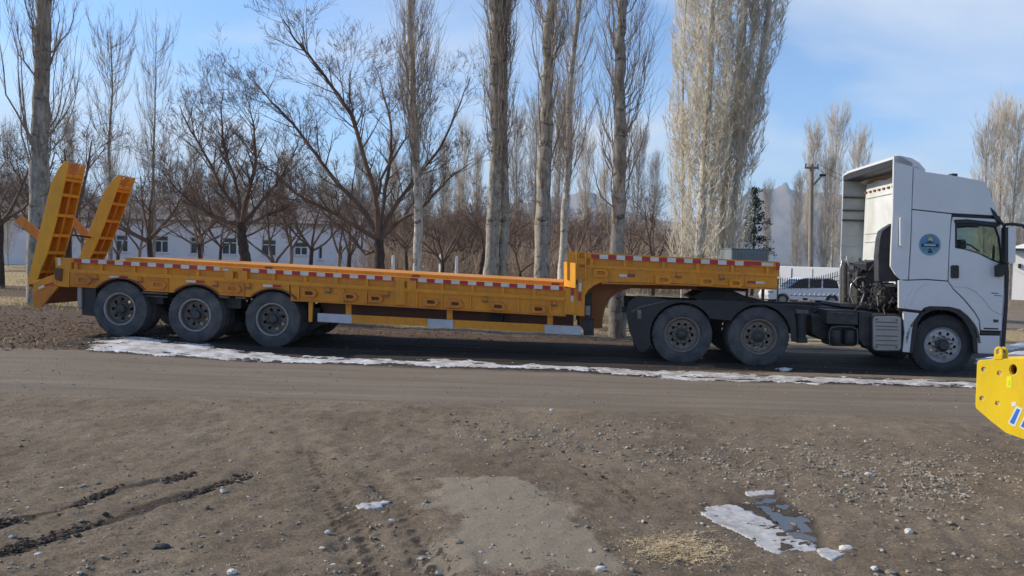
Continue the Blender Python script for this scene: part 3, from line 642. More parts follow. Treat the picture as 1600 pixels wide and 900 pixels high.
# main beams, cross members, axles
ub0 = S(*TL(120, 0))[0]; um = S(*TL(480, 0))[0]
for w0 in (0.78, 1.82):
    slab(ub0, um, w0, w0+0.14, -0.05, -0.55).build('main_beam', M['chassis'], T)
    slab(um, a1[0]+0.16, w0, w0+0.14, -0.05, -0.82).build('main_beam', M['brown_steel'], T)
    slab(um, a1[0]+0.16, w0-0.06, w0+0.20, -0.82, -0.85).build('beam_flange', M['brown_steel'], T)
for k in range(14):
    u = ub0+0.3+k*(a1[0]-ub0-0.4)/13; slab(u-0.04, u+0.04, 0.17, 2.6, -0.05, -0.30).build('cross_member', M['chassis'], T)
for (cx, cy) in WC:
    u, z = S(cx, cy, 0.05)
    add_wheel('trailer', T, u-U_T, 0.05, z); inner_tyre('trailer', T, u-U_T, 0.38, z)
    t2 = add_wheel('trailer', T, u-U_T, 2.72, z, True); inner_tyre('trailer', T, u-U_T, 2.10, z)
    MB().tube([(u-U_T, 0.14, z), (u-U_T, 2.6, z)], 0.065, 12).build('axle', M['chassis'], T, smooth=40)
    for w in (0.86, 1.88):
        sp = MB()
        for k in range(6):
            L = 0.55-0.07*k; sp.tube([(u-U_T-L, w, z+0.2-0.02*k), (u-U_T, w, z+0.11-0.02*k), (u-U_T+L, w, z+0.2-0.02*k)], 0.012, 4)
        sp.build('leaf_spring', M['chassis'], T)
for x in (246, 366):
    u, z = S(x, TL(x, 50)[1], 0.5)
    MB().box(u-U_T-0.22, u-U_T+0.22, 0.3, 0.55, z-0.16, z+0.05).build('spring_hanger', M['chassis'], T, bevel=0.01)
for x0, x1, dy in ((222, 262, 46), (342, 358, 46), (368, 384, 46)):
    tp('bracket', strip(TL, x0, x1, 46, 49), 0.05, 0.3, 'greasy')
tp('air_line', strip(TL, 222, 262, 52, 53.5), 0.12, 0.14, 'greasy', bevel=0)
# toolbox/spare behind third axle
tp('spare_carrier', [(452, 478), (500, 481), (498, 510), (480, 520), (455, 516)], 0.6, 1.2, 'chassis')
# side guard
def SG(x, off): return (x, 489+0.0505*(x-497)+off)
tp('side_guard', strip(SG, 549, 668, 0, 12.5), 0.10, 0.13, 'orange')
tp('side_guard', strip(SG, 707, 851, 0, 12.5), 0.10, 0.13, 'orange')
for x0, x1 in ((496, 549.5), (668, 708), (851, 908)): tp('guard_panel', strip(SG, x0, x1, 0.3, 13.8), 0.085, 0.125, 'panel_white', bevel=0.006)
for x, o in ((540, 0), (698, 0), (855, 0)): tp('guard_post', [(x, TL(x, 46)[1]), (x+9, TL(x+9, 46)[1]), SG(x+9, 3), SG(x, 3)], 0.135, 0.17, 'orange')
tp('guard_post', [(482, 471), (489, 471.5), (487, 503), (482, 503)], 0.05, 0.10, 'orange')
# rear end: posts, bumper, sloping tail
tp('rear_post', [(86, 402), (108, 403.5), (108, 449), (88, 447)], 0.0, 0.10, 'orange')
tp('rear_panel', [(51, 441), (88, 427), (90, 443), (51, 458)], 0.0, 0.05, 'orange')
tp('tail_plate', [(51, 458), (90, 444), (90, 449), (64, 480), (52, 481)], 0.0, 0.05, 'orange_rusty')
tp('rear_reflector', [(60, 448.5), (69, 445), (69, 448.5), (60, 452)], -0.006, 0.0, 'tape_white', bevel=0)
tp('rear_reflector', [(69, 445), (83, 440.5), (83, 444), (69, 448.5)], -0.006, 0.0, 'tape_red', bevel=0)
tp('tail_plate', [(51, 441), (88, 427), (90, 449), (64, 480), (52, 481)], 2.55, 2.6, 'orange_rusty')
tp('hinge_bracket', [(84, 418), (97, 420), (95, 440), (86, 436)], -0.03, 0.01, 'rust')
tp('rear_marker', [(90, 403), (94, 403), (95, 415), (90.5, 415)], -0.008, 0.0, 'tape_white', bevel=0)
tp('mudflap_bar', [(121, 448), (127, 448), (127, 480), (121, 480)], 0.06, 0.10, 'tank_cover')
tp('mudflap', [(127, 448), (150, 449), (148, 494), (128, 492)], 0.10, 0.7, 'black_plastic')
u_a, z_a = S(88, 452, 0.1); u_b, z_b = S(52, 478, 0.1)
b = MB(); v = []
for w in (0.05, 2.55): v += [(S(86, 440, 0)[0]-U_T, w, S(86, 440, 0)[1]), (S(54, 455, 0)[0]-U_T, w, S(54, 455, 0)[1]), (S(56, 476, 0)[0]-U_T, w, S(56, 476, 0)[1])]
b.add(v, [(0, 1, 4, 3), (1, 2, 5, 4), (0, 3, 5, 2), (0, 2, 1), (3, 4, 5)]).build('rear_beam', M['brown_steel'], T)
# reflective tape
def tapes(x0, x1, f, o0, o1, first='red', wd=12.6, rw=1.0):
    x = x0; c = first; k = 0
    while x < x1-3:
        w_ = wd*(1.0 if c == 'red' else 1.05); tp('reflective_tape', strip(f, x, min(x+w_-0.3, x1), o0, o1), -0.004, 0.002, 'tape_'+c, bevel=0)
        x += w_; c = 'white' if c == 'red' else 'red'
tapes(115, 343, TL, 0.8, 6.6); tapes(379, 616, TL, 0.8, 6.6); tapes(641, 880, TL, 0.8, 6.6)
tp('reflective_tape', strip(TL, 348, 357, 3, 6), -0.018, -0.011, 'tape_white', bevel=0)
for cx in (172, 292, 412):
    tp('arch_reflector', strip(TL, cx-1, cx+14, 24, 27.5), 0.012, 0.02, 'tape_white', bevel=0); tp('arch_reflector', strip(TL, cx+14, cx+27, 24, 27.5), 0.012, 0.02, 'tape_red', bevel=0)
# gooseneck
gn = tp('gooseneck_rail', strip(GL, 905, 1218, 0, 9), 0.0, 0.16, 'orange')
tp('gooseneck_web', strip(GL, 905, 1218, 9, 19), 0.05, 0.07, 'orange', gn)
tp('gooseneck_flange', strip(GL, 905, 1218, 19, 23.5), 0.0, 0.16, 'orange', gn)
for x in (922, 974, 1034, 1088, 1142, 1197): tp('rib', strip(GL, x, x+5, 9, 19), 0.005, 0.052, 'orange', gn, bevel=0)
side = [(915, 418), (1214, 432.5), (1214, 450.5), (1180, 449), (1060, 443), (950, 440.5), (938, 441.5), (928, 446), (919, 453), (914, 462), (913, 494), (892, 492), (892, 450), (912, 438)]
tp('gooseneck_side', side, 0.02, 0.045, 'orange', bevel=0)
tp('gooseneck_lip', [(940, 441), (1060, 443.5), (1214, 451), (1214, 453), (1060, 446), (940, 443.5)], 0.0, 0.2, 'orange_rusty', bevel=0)
tp('gooseneck_corner', [(886, 393), (905, 393.5), (915, 394), (915, 437), (886, 437)], 0.0, 0.10, 'orange')
tp('corner_plate', [(899.5, 394), (901.5, 394), (901.5, 436), (899.5, 436)], -0.03, 0.0, 'orange_clean')
tp('corner_plate', [(914, 396), (916, 396), (916, 434), (914, 434)], -0.03, 0.0, 'orange_clean')
tp('front_post', [(884, 450), (900, 451), (898, 492), (881, 491)], 0.0, 0.10, 'orange')
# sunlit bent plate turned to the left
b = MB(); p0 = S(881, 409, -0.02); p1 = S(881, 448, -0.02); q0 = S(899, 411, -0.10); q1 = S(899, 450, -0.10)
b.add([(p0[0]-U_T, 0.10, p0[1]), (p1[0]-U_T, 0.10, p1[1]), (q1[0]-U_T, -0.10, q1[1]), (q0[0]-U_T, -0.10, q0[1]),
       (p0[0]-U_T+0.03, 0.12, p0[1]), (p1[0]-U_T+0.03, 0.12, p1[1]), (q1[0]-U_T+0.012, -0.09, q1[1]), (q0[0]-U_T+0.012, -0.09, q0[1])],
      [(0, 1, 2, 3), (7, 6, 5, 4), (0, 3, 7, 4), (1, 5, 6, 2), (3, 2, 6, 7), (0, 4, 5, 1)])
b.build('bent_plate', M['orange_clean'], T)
ug0 = S(886, 394)[0]; ug1 = S(1218, 409)[0]
zg0 = S(886, 393)[1]; zg1 = S(1218, 408.5)[1]
def gdz(u): return zg0+(zg1-zg0)*(u-ug0)/(ug1-ug0)
def gslab(u0, u1, w0, w1, zt, zb):
    b = MB(); v = []
    for w in (w0, w1):
        for u, dz in ((u0, zb), (u1, zb), (u1, zt), (u0, zt)): v.append((u-U_T, w, gdz(u)+dz))
    return b.add(v, [(0, 1, 2, 3), (7, 6, 5, 4), (0, 4, 5, 1), (1, 5, 6, 2), (2, 6, 7, 3), (3, 7, 4, 0)])
gslab(ug0, ug1, 0.16, 2.62, -0.003, -0.06).build('gooseneck_deck', M['orange'], T)
gslab(ug0, ug1, 2.62, 2.78, 0.0, -0.48).build('far_side_rail', M['orange'], T)
gslab(ug0, ug0+0.04, 0.10, 2.62, -0.06, -0.50).build('gooseneck_rear_wall', M['orange'], T)
gslab(ug1-0.04, ug1, 0.10, 2.62, -0.06, -0.48).build('front_wall', M['orange'], T)
gslab(ug0+0.2, ug1-0.1, 0.18, 2.6, -0.30, -0.34).build('gooseneck_floor', M['brown_steel'], T)
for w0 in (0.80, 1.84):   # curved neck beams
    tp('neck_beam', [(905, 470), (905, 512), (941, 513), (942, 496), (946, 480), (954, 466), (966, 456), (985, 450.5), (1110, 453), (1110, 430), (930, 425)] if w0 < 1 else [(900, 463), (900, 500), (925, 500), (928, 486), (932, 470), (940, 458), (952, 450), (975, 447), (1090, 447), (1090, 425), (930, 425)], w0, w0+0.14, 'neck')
for x, o, w_ in ((940, 31, 24), (1038, 37.0, 28), (1106, 36.5, 25), (1151, 37, 22)): dring(x, GL, o, w_, 13, mat='orange')
for x in (987, 1060, 1128):
    o_ = tp('latch', strip(GL, x-3, x+3, 24, 33), -0.02, 0.03, 'orange_rusty', bevel=0.003); tp('latch_pin', strip(GL, x-5, x+5, 30, 32), -0.03, -0.015, 'greasy', o_, bevel=0)
for x in (954, 1019, 1092, 1165): tp('stiffener', strip(GL, x-1.2, x+1.2, 24, 44), 0.0, 0.03, 'orange', bevel=0)
tapes(924, 1172, GL, 2.0, 8.6, 'red', 12.9)
tp('reflective_tape', strip(GL, 1166, 1190, 1.5, 7.5), -0.008, -0.004, 'tape_red', bevel=0)
tp('reflective_tape', strip(GL, 1190, 1208, 2.5, 7.5), -0.006, -0.002, 'tape_white', bevel=0)
tp('end_reflector', [(1213, 410.5), (1219, 411), (1218, 422), (1213, 421.5)], -0.01, 0.0, 'tape_red', bevel=0)
for x0, c in ((968, 'white'), (980, 'red')): tp('side_reflector', strip(GL, x0, x0+12, 31, 35), 0.012, 0.02, 'tape_'+c, bevel=0)
for x0, c in ((1168, 'red'), (1181, 'white')): tp('side_reflector', strip(GL, x0, x0+13, 32, 36), 0.012, 0.02, 'tape_'+c, bevel=0)
for poly, c in (([(892, 450), (897, 450), (897, 462), (892, 462)], 'red'), ([(892, 462), (896, 462), (896, 471), (892, 471)], 'white'), ([(904, 442), (909, 442), (908.5, 455), (904, 455)], 'white'), ([(903.5, 457), (908.5, 457), (908, 470), (903.5, 470)], 'red')):
    tp('end_reflector', poly, -0.008, 0.0, 'tape_'+c, bevel=0)
# landing leg
for w0 in (0.32, 2.1):
    lg = tp('landing_leg', [(914, 458), (925, 458), (925, 500), (914, 500)] if w0 < 1 else [(905, 455), (915, 455), (915, 490), (905, 490)], w0, w0+0.13, 'chassis')
    tp('leg_foot', [(910, 500), (928, 500), (928, 524), (912, 524)] if w0 < 1 else [(902, 488), (918, 488), (918, 508), (902, 508)], w0-0.03, w0+0.16, 'chassis', lg)
tp('leg_gearbox', [(914.5, 478), (922.5, 478), (922, 493), (914.5, 492)], 0.25, 0.32, 'tank_cover')
tp('hydraulic_pack', [(765, 482), (786, 483), (786, 506), (778, 510), (765, 508)], 0.55, 0.8, 'chassis')
# ramps
ramp_left = [(101, 252), (92, 262), (80, 285), (63, 356), (53, 398), (43, 440), (45, 452)]
ramp_right = [(55, 448), (62, 425), (73, 398), (86, 350), (97, 300), (103, 272), (107, 252)]
def build_ramp():
    root_u = S(50, 450, 0.05)[0]
    par = T
    side0 = MB().px(ramp_left+ramp_right, 0.04, 0.07, (), U_T).build('ramp', M['orange_clean'], T, bevel=0.004)
    L = [S(x, y, 0.04) for x, y in ramp_left]; Rg = [S(x, y, 0.04) for x, y in ramp_right[::-1]]
    loop = [(u-U_T, z) for u, z in [S(x, y, 0.04) for x, y in ramp_left+ramp_right]]
    W = 0.56
    b = MB(); b.prism([loop], W-0.03, W); b.build('ramp_side', M['orange'], side0, bevel=0.004)
    # axis from bottom to top, along the right (forward) edge
    def along(t, edge):
        pts = edge; ds = [0]
        for a, c in zip(pts[:-1], pts[1:]): ds.append(ds[-1]+math.hypot(c[0]-a[0], c[1]-a[1]))
        s_ = t*ds[-1]
        for i in range(len(pts)-1):
            if s_ <= ds[i+1]+1e-9:
                k = (s_-ds[i])/(ds[i+1]-ds[i]); return (pts[i][0]+(pts[i+1][0]-pts[i][0])*k-U_T, pts[i][1]+(pts[i+1][1]-pts[i][1])*k)
        return (pts[-1][0]-U_T, pts[-1][1])
    Lr = L[::-1]; Rl = Rg[::-1]
    Lf = [along(t, Lr) for t in np.linspace(0, 1, 17)]; Rf = [along(t, Rl) for t in np.linspace(0, 1, 17)]
    # back (tread) plate
    v = []; f = []
    for i, p in enumerate(Lf):
        q = Rf[i]; k = 0.32
        a = (p[0]+(q[0]-p[0])*0.40, p[1]+(q[1]-p[1])*0.40); c = (p[0]+(q[0]-p[0])*0.46, p[1]+(q[1]-p[1])*0.46)
        v += [(a[0], 0.07, a[1]), (a[0], W-0.03, a[1]), (c[0], W-0.03, c[1]), (c[0], 0.07, c[1])]
    for i in range(14):
        o = i*4
        for j in range(4): f.append((o+j, o+(j+1) % 4, o+4+(j+1) % 4, o+4+j))
    MB().add(v, f).build('ramp_plate', M['orange'], side0)
    # centre beams
    for wa, wb in ((0.28, 0.32), (0.18, 0.195), (0.42, 0.435)):
        v = []; f = []; kk = 0.92 if wb-wa > 0.03 else 0.62
        for i, p in enumerate(Lf):
            q = Rf[i]; a = (p[0]+(q[0]-p[0])*0.25, p[1]+(q[1]-p[1])*0.25); c = (p[0]+(q[0]-p[0])*kk, p[1]+(q[1]-p[1])*kk)
            v += [(a[0], wa, a[1]), (a[0], wb, a[1]), (c[0], wb, c[1]), (c[0], wa, c[1])]
        for i in range(16):
            o = i*4
            for j in range(4): f.append((o+j, o+(j+1) % 4, o+4+(j+1) % 4, o+4+j))
        f += [(0, 3, 2, 1), (64, 65, 66, 67)]
        MB().add(v, f).build('ramp_beam', M['orange_rusty'], side0)
    for t in (0.12, 0.28, 0.42, 0.58, 0.74, 0.86, 0.89):
        i = t*16; k = int(i); fr = i-k
        p = [Lf[k][j]+(Lf[k+1][j]-Lf[k][j])*fr for j in (0, 1)]; q = [Rf[k][j]+(Rf[k+1][j]-Rf[k][j])*fr for j in (0, 1)]
        a = (p[0]+(q[0]-p[0])*0.30, p[1]+(q[1]-p[1])*0.30); c = (p[0]+(q[0]-p[0])*1.0, p[1]+(q[1]-p[1])*1.0)
        dz = 0.028; du = 0.008
        v = []
        for w in (0.07, W-0.03): v += [(a[0]-du, w, a[1]-dz), (c[0]-du, w, c[1]-dz), (c[0]+du, w, c[1]+dz), (a[0]+du, w, a[1]+dz)]
        MB().add(v, [(0, 1, 2, 3), (7, 6, 5, 4), (0, 4, 5, 1), (1, 5, 6, 2), (2, 6, 7, 3), (3, 7, 4, 0)]).build('cross_bar', M['orange'] if t != 0.90 else M['orange_clean'], side0)
    # angled support foot
    ft = MB(); ft.px([(22, 346), (33, 337), (64, 362), (60, 377)], 0.22, 0.25, (), U_T); ft.px([(22, 346), (33, 337), (64, 362), (60, 377)], 0.42, 0.45, (), U_T)
    lo = [S(22, 346, 0.22), S(60, 377, 0.22), S(64, 362, 0.22), S(33, 337, 0.22)]
    ft.prism([[(S(24, 347, 0.22)[0]-U_T, S(24, 347, 0.22)[1]), (S(28, 343, 0.22)[0]-U_T, S(28, 343, 0.22)[1]), (S(64, 372, 0.22)[0]-U_T, S(64, 372, 0.22)[1]), (S(60, 376, 0.22)[0]-U_T, S(60, 376, 0.22)[1])]], 0.25, 0.42)
    ft.build('support_foot', M['orange_rusty'], side0, bevel=0.004)
    # straps between foot and ramp, hinge pins, top grease
    MB().tube([(S(50, 446, 0.02)[0]-U_T, -0.02, S(50, 446, 0.02)[1]), (S(50, 446, 0.02)[0]-U_T, W+0.06, S(50, 446, 0.02)[1])], 0.03, 12).build('hinge_pin', M['rust'], side0, smooth=40)
    for y in (300, 372, 405):
        pass
    return side0
ramp0 = build_ramp()
def copy_tree(o, parent=None, link_=scene.collection.objects.link):
    c = o.copy(); link_(c)
    if parent: c.parent = parent
    for ch in list(o.children): copy_tree(ch, c)
    return c
r2 = copy_tree(ramp0, T); _p = Vector((S(105, 255, 0.05)[0]-U_T, 0, S(105, 255, 0.05)[1])); _r = Matrix.Rotation(R(7.5), 3, 'Y'); _l = _p-_r @ _p
r2.rotation_euler = (0, R(7.5), 0); r2.location = (_l.x-0.09, 1.82, _l.z-0.05)
MB().tube([(S(60, 360, 0.3)[0]-U_T, 0.3, S(60, 360, 0.3)[1]), (S(60, 360, 0.3)[0]-U_T, 2.2, S(60, 360, 0.3)[1]-0.1)], 0.02, 8).build('ramp_link', M['chassis'], T, smooth=40)

# ------------------------------------------------------------------ tractor unit
U_C = S(1300, 500)[0]
C = thing('truck_tractor', 'white sleeper-cab tractor truck coupled in front of the orange trailer', 'truck', tuple(VO+VU*U_C), YAW)
def cp(name, poly, w0, w1, mat, parent=None, holes=(), bevel=0.006, label=None, smooth=None):
    return MB().px(poly, w0, w1, holes, U_C).build(name, M[mat], parent or C, bevel=bevel, label=label, smooth=smooth)
for (cx, cy), kd in (((1066, 523), 'drive'), ((1186, 526.5), 'drive'), ((1473.5, 539.5), 'front')):
    u, z = S(cx, cy, 0.06 if kd == 'drive' else 0.10); w = 0.06 if kd == 'drive' else 0.10
    add_wheel(kd, C, u-U_C, w, z); add_wheel(kd, C, u-U_C, 2.5-w, z, True)
    if kd == 'drive': inner_tyre('drive', C, u-U_C, 0.39, z); inner_tyre('drive', C, u-U_C, 1.83, z)
    MB().tube([(u-U_C, 0.2, z), (u-U_C, 2.3, z)], 0.08, 12).build('axle', M['chassis'], C, smooth=40)
    if kd == 'drive':
        MB().lathe([(0, 0), (0.02, 0.16), (0.2, 0.2), (0.38, 0.16), (0.4, 0)], (u-U_C, 1.05, z), 20).build('differential', M['chassis'], C, smooth=40)
# frame rails
for w0 in (0.80, 1.62):
    dx = 0 if w0 < 1 else 0
    cp('frame_rail', [(985, 470), (1110, 471), (1230, 476), (1400, 486), (1500, 490), (1500, 512), (1400, 508), (1230, 500), (985, 492)] if w0 < 1 else [(975, 462), (1400, 478), (1470, 482), (1470, 500), (1400, 497), (975, 482)], w0, w0+0.08, 'chassis')
for x in (1000, 1130, 1235, 1300, 1370):
    u, z = S(x, 480, 0.88); MB().box(u-U_C-0.05, u-U_C+0.05, 0.88, 1.62, z-0.18, z).build('cross_member', M['chassis'], C)
# deck plates over frame
cp('catwalk', [(1312, 474), (1330, 474), (1400, 483), (1400, 486), (1312, 479)], 0.75, 1.75, 'greasy')
# mudguards over the rear tandem: curved sheets with side plates
WD = [(1066, 523), (1186, 526.5)]
gp = [(1003, 549), (996, 545), (984, 520), (978, 490), (982, 472), (996, 462), (1012, 463), (1040, 468), (1110, 470), (1160, 472), (1225, 478), (1240, 486), (1243, 500), (1245, 534), (1237, 534)]
ar2 = arc(1186, 526, 51, -5, -165, 18)+[(1126, 520)]+arc(1066, 523, 51, -15, -195, 18)
low = [(1236, 520)]+ar2
gp2 = gp+[(1236, 520)]+[p for p in arc(1186, 526, 50.5, -10, -150, 16)]+[p for p in arc(1066, 523, 50.5, -30, -195, 18)]+[(1008, 549)]
cp('mudguard', gp2, 0.03, 0.06, 'black_plastic', bevel=0)
for (cx, cy), (a0_, a1_) in ((WD[0], (-30, -205)), (WD[1], (-5, -150))):
    cp('mudguard_sheet', arc(cx, cy, 50.5, a0_, a1_, 22)+arc(cx, cy, 52.5, a1_, a0_, 22), 0.06, 0.68, 'black_plastic', bevel=0)
    cp('mudguard_sheet', arc(cx-6, cy-6, 44, a0_, a1_, 22)+arc(cx-6, cy-6, 46, a1_, a0_, 22), 1.85, 2.45, 'black_plastic', bevel=0)
cp('mud_flap', [(985, 500), (1002, 500), (1006, 550), (996, 550)], 0.06, 0.66, 'black_plastic')
cp('tail_lamp_bracket', [(972, 480), (979, 478), (980, 489), (972, 488)], 0.2, 0.3, 'black_plastic')
cp('guard_badge', [(996, 484), (1002, 484), (1002, 498), (996, 498)], 0.022, 0.03, 'rim_drive')
cp('hose', [(986, 486), (1000, 478), (1040, 470), (1040, 472), (1000, 481), (987, 489)], 0.01, 0.03, 'greasy')
# fifth wheel
fw = cp('fifth_wheel', [(1093, 457), (1100, 453), (1148, 455), (1163, 462), (1190, 468), (1190, 471), (1080, 466), (1082, 463)], 0.75, 1.75, 'chassis')
cp('fifth_wheel_base', [(1085, 463), (1180, 467), (1176, 474), (1090, 471)], 0.78, 1.7, 'greasy', fw)
cp('king_pin_plate', [(1090, 448), (1170, 452), (1165, 455.5), (1095, 452)], 0.6, 1.9, 'chassis')
# components between axles
cyl = MB(); u, z0 = S(1253, 487, 0.25); z1 = S(1253, 533, 0.25)[1]
cyl.tube([(u-U_C, 0.35, z1-0.0), (u-U_C, 0.35, z1+0.03), (u-U_C, 0.35, z0-0.04), (u-U_C, 0.35, z0)], [0.08, 0.115, 0.115, 0.07], 20).build('air_tank', M['chassis'], C, smooth=40)
cp('tank_bracket', [(1243, 484), (1264, 485), (1264, 491), (1243, 490)], 0.22, 0.28, 'greasy')
cp('tank_bracket', [(1246, 528), (1262, 528), (1262, 536), (1246, 536)], 0.22, 0.48, 'chassis')
cp('battery_box', [(1292, 484), (1341, 486), (1341, 508), (1292, 506)], 0.12, 0.6, 'chassis', bevel=0.012)
cp('battery_lid', [(1296, 487), (1334, 489), (1334, 491), (1296, 489)], 0.105, 0.12, 'greasy')
cp('silencer', rrect(1296, 508, 1340, 541, 6), 0.30, 0.75, 'chassis', bevel=0.02)
u1, z1 = S(1298, 527, 0.15); u2, z2 = S(1338, 529, 0.15)
for xx in (1307, 1329):
    uu, za = S(xx, 515, 0.2); zb = S(xx, 538, 0.2)[1]
    MB().tube([(uu-U_C, 0.24, zb), (uu-U_C, 0.24, zb+0.02), (uu-U_C, 0.24, za-0.02), (uu-U_C, 0.24, za)], [0.085, 0.1, 0.1, 0.085], 18).build('air_tank', M['chassis'], C, smooth=40)
pl = [S(x, y, 0.1) for x, y in ((1297, 540), (1296, 520), (1300, 512), (1312, 510), (1332, 511), (1340, 515), (1341, 540))]
MB().tube([(u-U_C, 0.12, z) for u, z in pl], 0.011, 8).build('tank_hoop', M['greasy'], C, smooth=50)
cp('step_box', [(1342, 487), (1363, 488), (1362, 540), (1350, 541), (1342, 530)], 0.15, 0.6, 'chassis', bevel=0.015)
cp('gear_housing', [(1268, 492), (1292, 492), (1296, 530), (1284, 532), (1268, 520)], 0.45, 1.2, 'chassis', bevel=0.03)
cp('urea_tank', rrect(1362, 492, 1411, 549, 6), 0.06, 0.6, 'chassis', bevel=0.02)
tcv = cp('tank_cover', rrect(1364.5, 494.5, 1408, 547.5, 6, 5), 0.02, 0.058, 'tank_cover', bevel=0.010)
for y in (502.5, 509, 514, 524, 531, 538):
    cp('cover_groove', [(1369, y), (1403, y+0.9), (1403, y+2.2), (1369, y+1.3)], 0.012, 0.024, 'rim_trailer', tcv, bevel=0.003)
for x, y in ((1370, 499), (1401, 500), (1370, 542), (1401, 543)): cp('cover_screw', arc(x, y, 1.3, 0, 360, 8)[:-1], 0.010, 0.02, 'hub', tcv, bevel=0)
for k in range(26):   # hoses and brackets hung along the near frame rail
    x = random.uniform(1240, 1365); y = random.uniform(484, 512); u, z = S(x, y, 0.6)
    L = random.uniform(0.1, 0.4)
    MB().tube([(u-U_C, 0.7, z), (u-U_C+L*0.4, 0.62, z-0.03-random.random()*0.05), (u-U_C+L, 0.7, z-random.uniform(-0.1, 0.1))], 0.010, 6).build('air_hose', M['greasy'] if k % 3 else M['black_plastic'], C, smooth=60)
# cab: side panels on both sides round real openings
CW = 2.44
SEAM = 0.012
win = [(1492.5, 345), (1545, 348), (1556, 353), (1562, 372), (1565, 396), (1565.5, 413), (1550, 407), (1528, 396), (1508, 390), (1492.5, 387.5)]
door = [(1489, 339), (1558, 342.5), (1563, 352), (1567, 380), (1569, 410), (1569, 440), (1567, 480), (1565, 517), (1533, 516), (1531, 500), (1524, 488), (1506, 466), (1490, 451), (1482.5, 440), (1484, 390), (1487, 350)]
archc = (1473.5, 536)
fender = [(1404, 438), (1420, 438.5), (1447, 437.5), (1481, 440), (1489, 452), (1505, 467.5), (1523, 489.5), (1529.5, 501), (1531, 517), (1531.5, 525), (1527, 525), (1522, 508), (1512, 493), (1500, 483.5), (1484, 479.5), (1452, 478.5), (1444, 481), (1440, 485.5), (1404, 481.5)]
sleeper = [(1425.5, 328), (1487, 334.5), (1485.5, 350), (1482.8, 390), (1481, 438.5), (1448, 436), (1420.5, 437), (1424, 380)]
hroof = [(1428, 258), (1447, 268.5), (1500, 276), (1534, 282.5), (1541, 288), (1546, 298), (1557, 326), (1559, 337), (1487, 333), (1425.5, 326.5)]
fairing = [(1396.5, 243.5), (1408, 243), (1427, 254.5), (1424.5, 326), (1422.5, 380), (1419, 437), (1408, 437), (1399, 429), (1391.5, 416), (1392, 395), (1395, 330)]
lowrear = [(1411, 486.5), (1437, 489.5), (1429, 500), (1425, 516), (1421.5, 551), (1411, 550), (1414, 520)]
stepp = [(1527.5, 524), (1562.5, 524.5), (1562, 553), (1527.5, 552)]
def side_panels(w0, w1, near=True):
    out = {}
    for nm, pl, hs in (('roof_side', hroof, ()), ('sleeper_side', sleeper, ()), ('side_fairing', fairing, ()), ('fender', fender, ()), ('fender_rear', lowrear, ()), ('step_panel', stepp, ())):
        loops = [[(S(x, y, 0.0)[0]-U_C, S(x, y, 0.0)[1]) for x, y in l] for l in [pl, *hs]]
        out[nm] = MB().prism(loops, w0, w1).build(nm, M['white_paint'], C, bevel=0.008)
    loops = [[(S(x, y, 0.0)[0]-U_C, S(x, y, 0.0)[1]) for x, y in l] for l in [door, win]]
    d = MB().prism(loops, w0, w1).build('door', M['white_paint'], C, bevel=0.006)
    gl = [[(S(x, y, 0.0)[0]-U_C, S(x, y, 0.0)[1]) for x, y in win]]
    MB().prism(gl, (w0+w1)/2, (w0+w1)/2+0.006).build('window', M['glass'], d)
    cx = sum(p[0] for p in win)/len(win); cy = sum(p[1] for p in win)/len(win)
    inn = [(x+(cx-x)*0.06, y+(cy-y)*0.10) for x, y in win]
    inn[0] = (inn[0][0], inn[0][1]+3); inn[1] = (inn[1][0], inn[1][1]+3)
    fr = [[(S(x, y, 0.0)[0]-U_C, S(x, y, 0.0)[1]) for x, y in l] for l in (win, inn)]
    MB().prism(fr, min(w0, w1)-0.004 if near else w0, max(w0, w1)-0.01 if near else w1+0.004).build('window_frame', M['black_plastic'], d)
    return d, out
door_o, sp_ = side_panels(0.0, 0.045)
side_panels(CW-0.045, CW, False)
# inner core behind the seams (dark), with a window opening as well
core = [(1412, 262), (1446, 271), (1532, 285), (1540, 291), (1556, 330), (1561, 352), (1566, 400), (1567, 470), (1563, 520), (1533, 520), (1527, 498), (1513, 486), (1500, 477), (1450, 474), (1440, 478), (1412, 478), (1412, 300)]
for w0, w1 in ((0.046, 0.066), (CW-0.066, CW-0.046)):
    loops = [[(S(x, y, 0.0)[0]-U_C, S(x, y, 0.0)[1]) for x, y in l] for l in (core, win)]
    MB().prism(loops, w0, w1).build('cab_frame', M['black_plastic'], C)
# front, roof and rear skins across the width
def skin(name, pts, mat, th=0.03, w0=0.02, w1=CW-0.02, bevel=0.01, crown=0.0, nw=10, lab=None):
    P_ = [(S(x, y, 0.0)[0]-U_C, S(x, y, 0.0)[1]) for x, y in pts]
    v = []; f = []; k = len(P_)
    nrm = []
    for i in range(k):
        a = P_[max(i-1, 0)]; c = P_[min(i+1, k-1)]; dx, dz = c[0]-a[0], c[1]-a[1]; l = math.hypot(dx, dz); nrm.append((dz/l, -dx/l))
    for side in (0, 1):
        for j in range(nw+1):
            w = w0+(w1-w0)*j/nw; q = 1-(2*j/nw-1)**4
            for i, p in enumerate(P_):
                off = side*th-crown*q; v.append((p[0]+nrm[i][0]*off, w, p[1]+nrm[i][1]*off))
    n1 = (nw+1)*k
    for j in range(nw):
        for i in range(k-1):
            a = j*k+i; f.append((a, a+1, a+k+1, a+k)); f.append((n1+a, n1+a+k, n1+a+k+1, n1+a+1))
    for j in range(nw):
        for i in (0, k-1): a = j*k+i; f.append((a, a+k, n1+a+k, n1+a))
    for i in range(k-1):
        for j in (0, nw): a = j*k+i; f.append((a, a+1, n1+a+1, n1+a))
    return MB().add(v, f).build(name, M[mat], C, smooth=40, label=lab)
skin('roof', [(1428, 262), (1447, 268.5), (1500, 276), (1534, 282.5), (1541, 288), (1546, 298), (1557, 326), (1560, 336)], 'white_paint', crown=0.06)
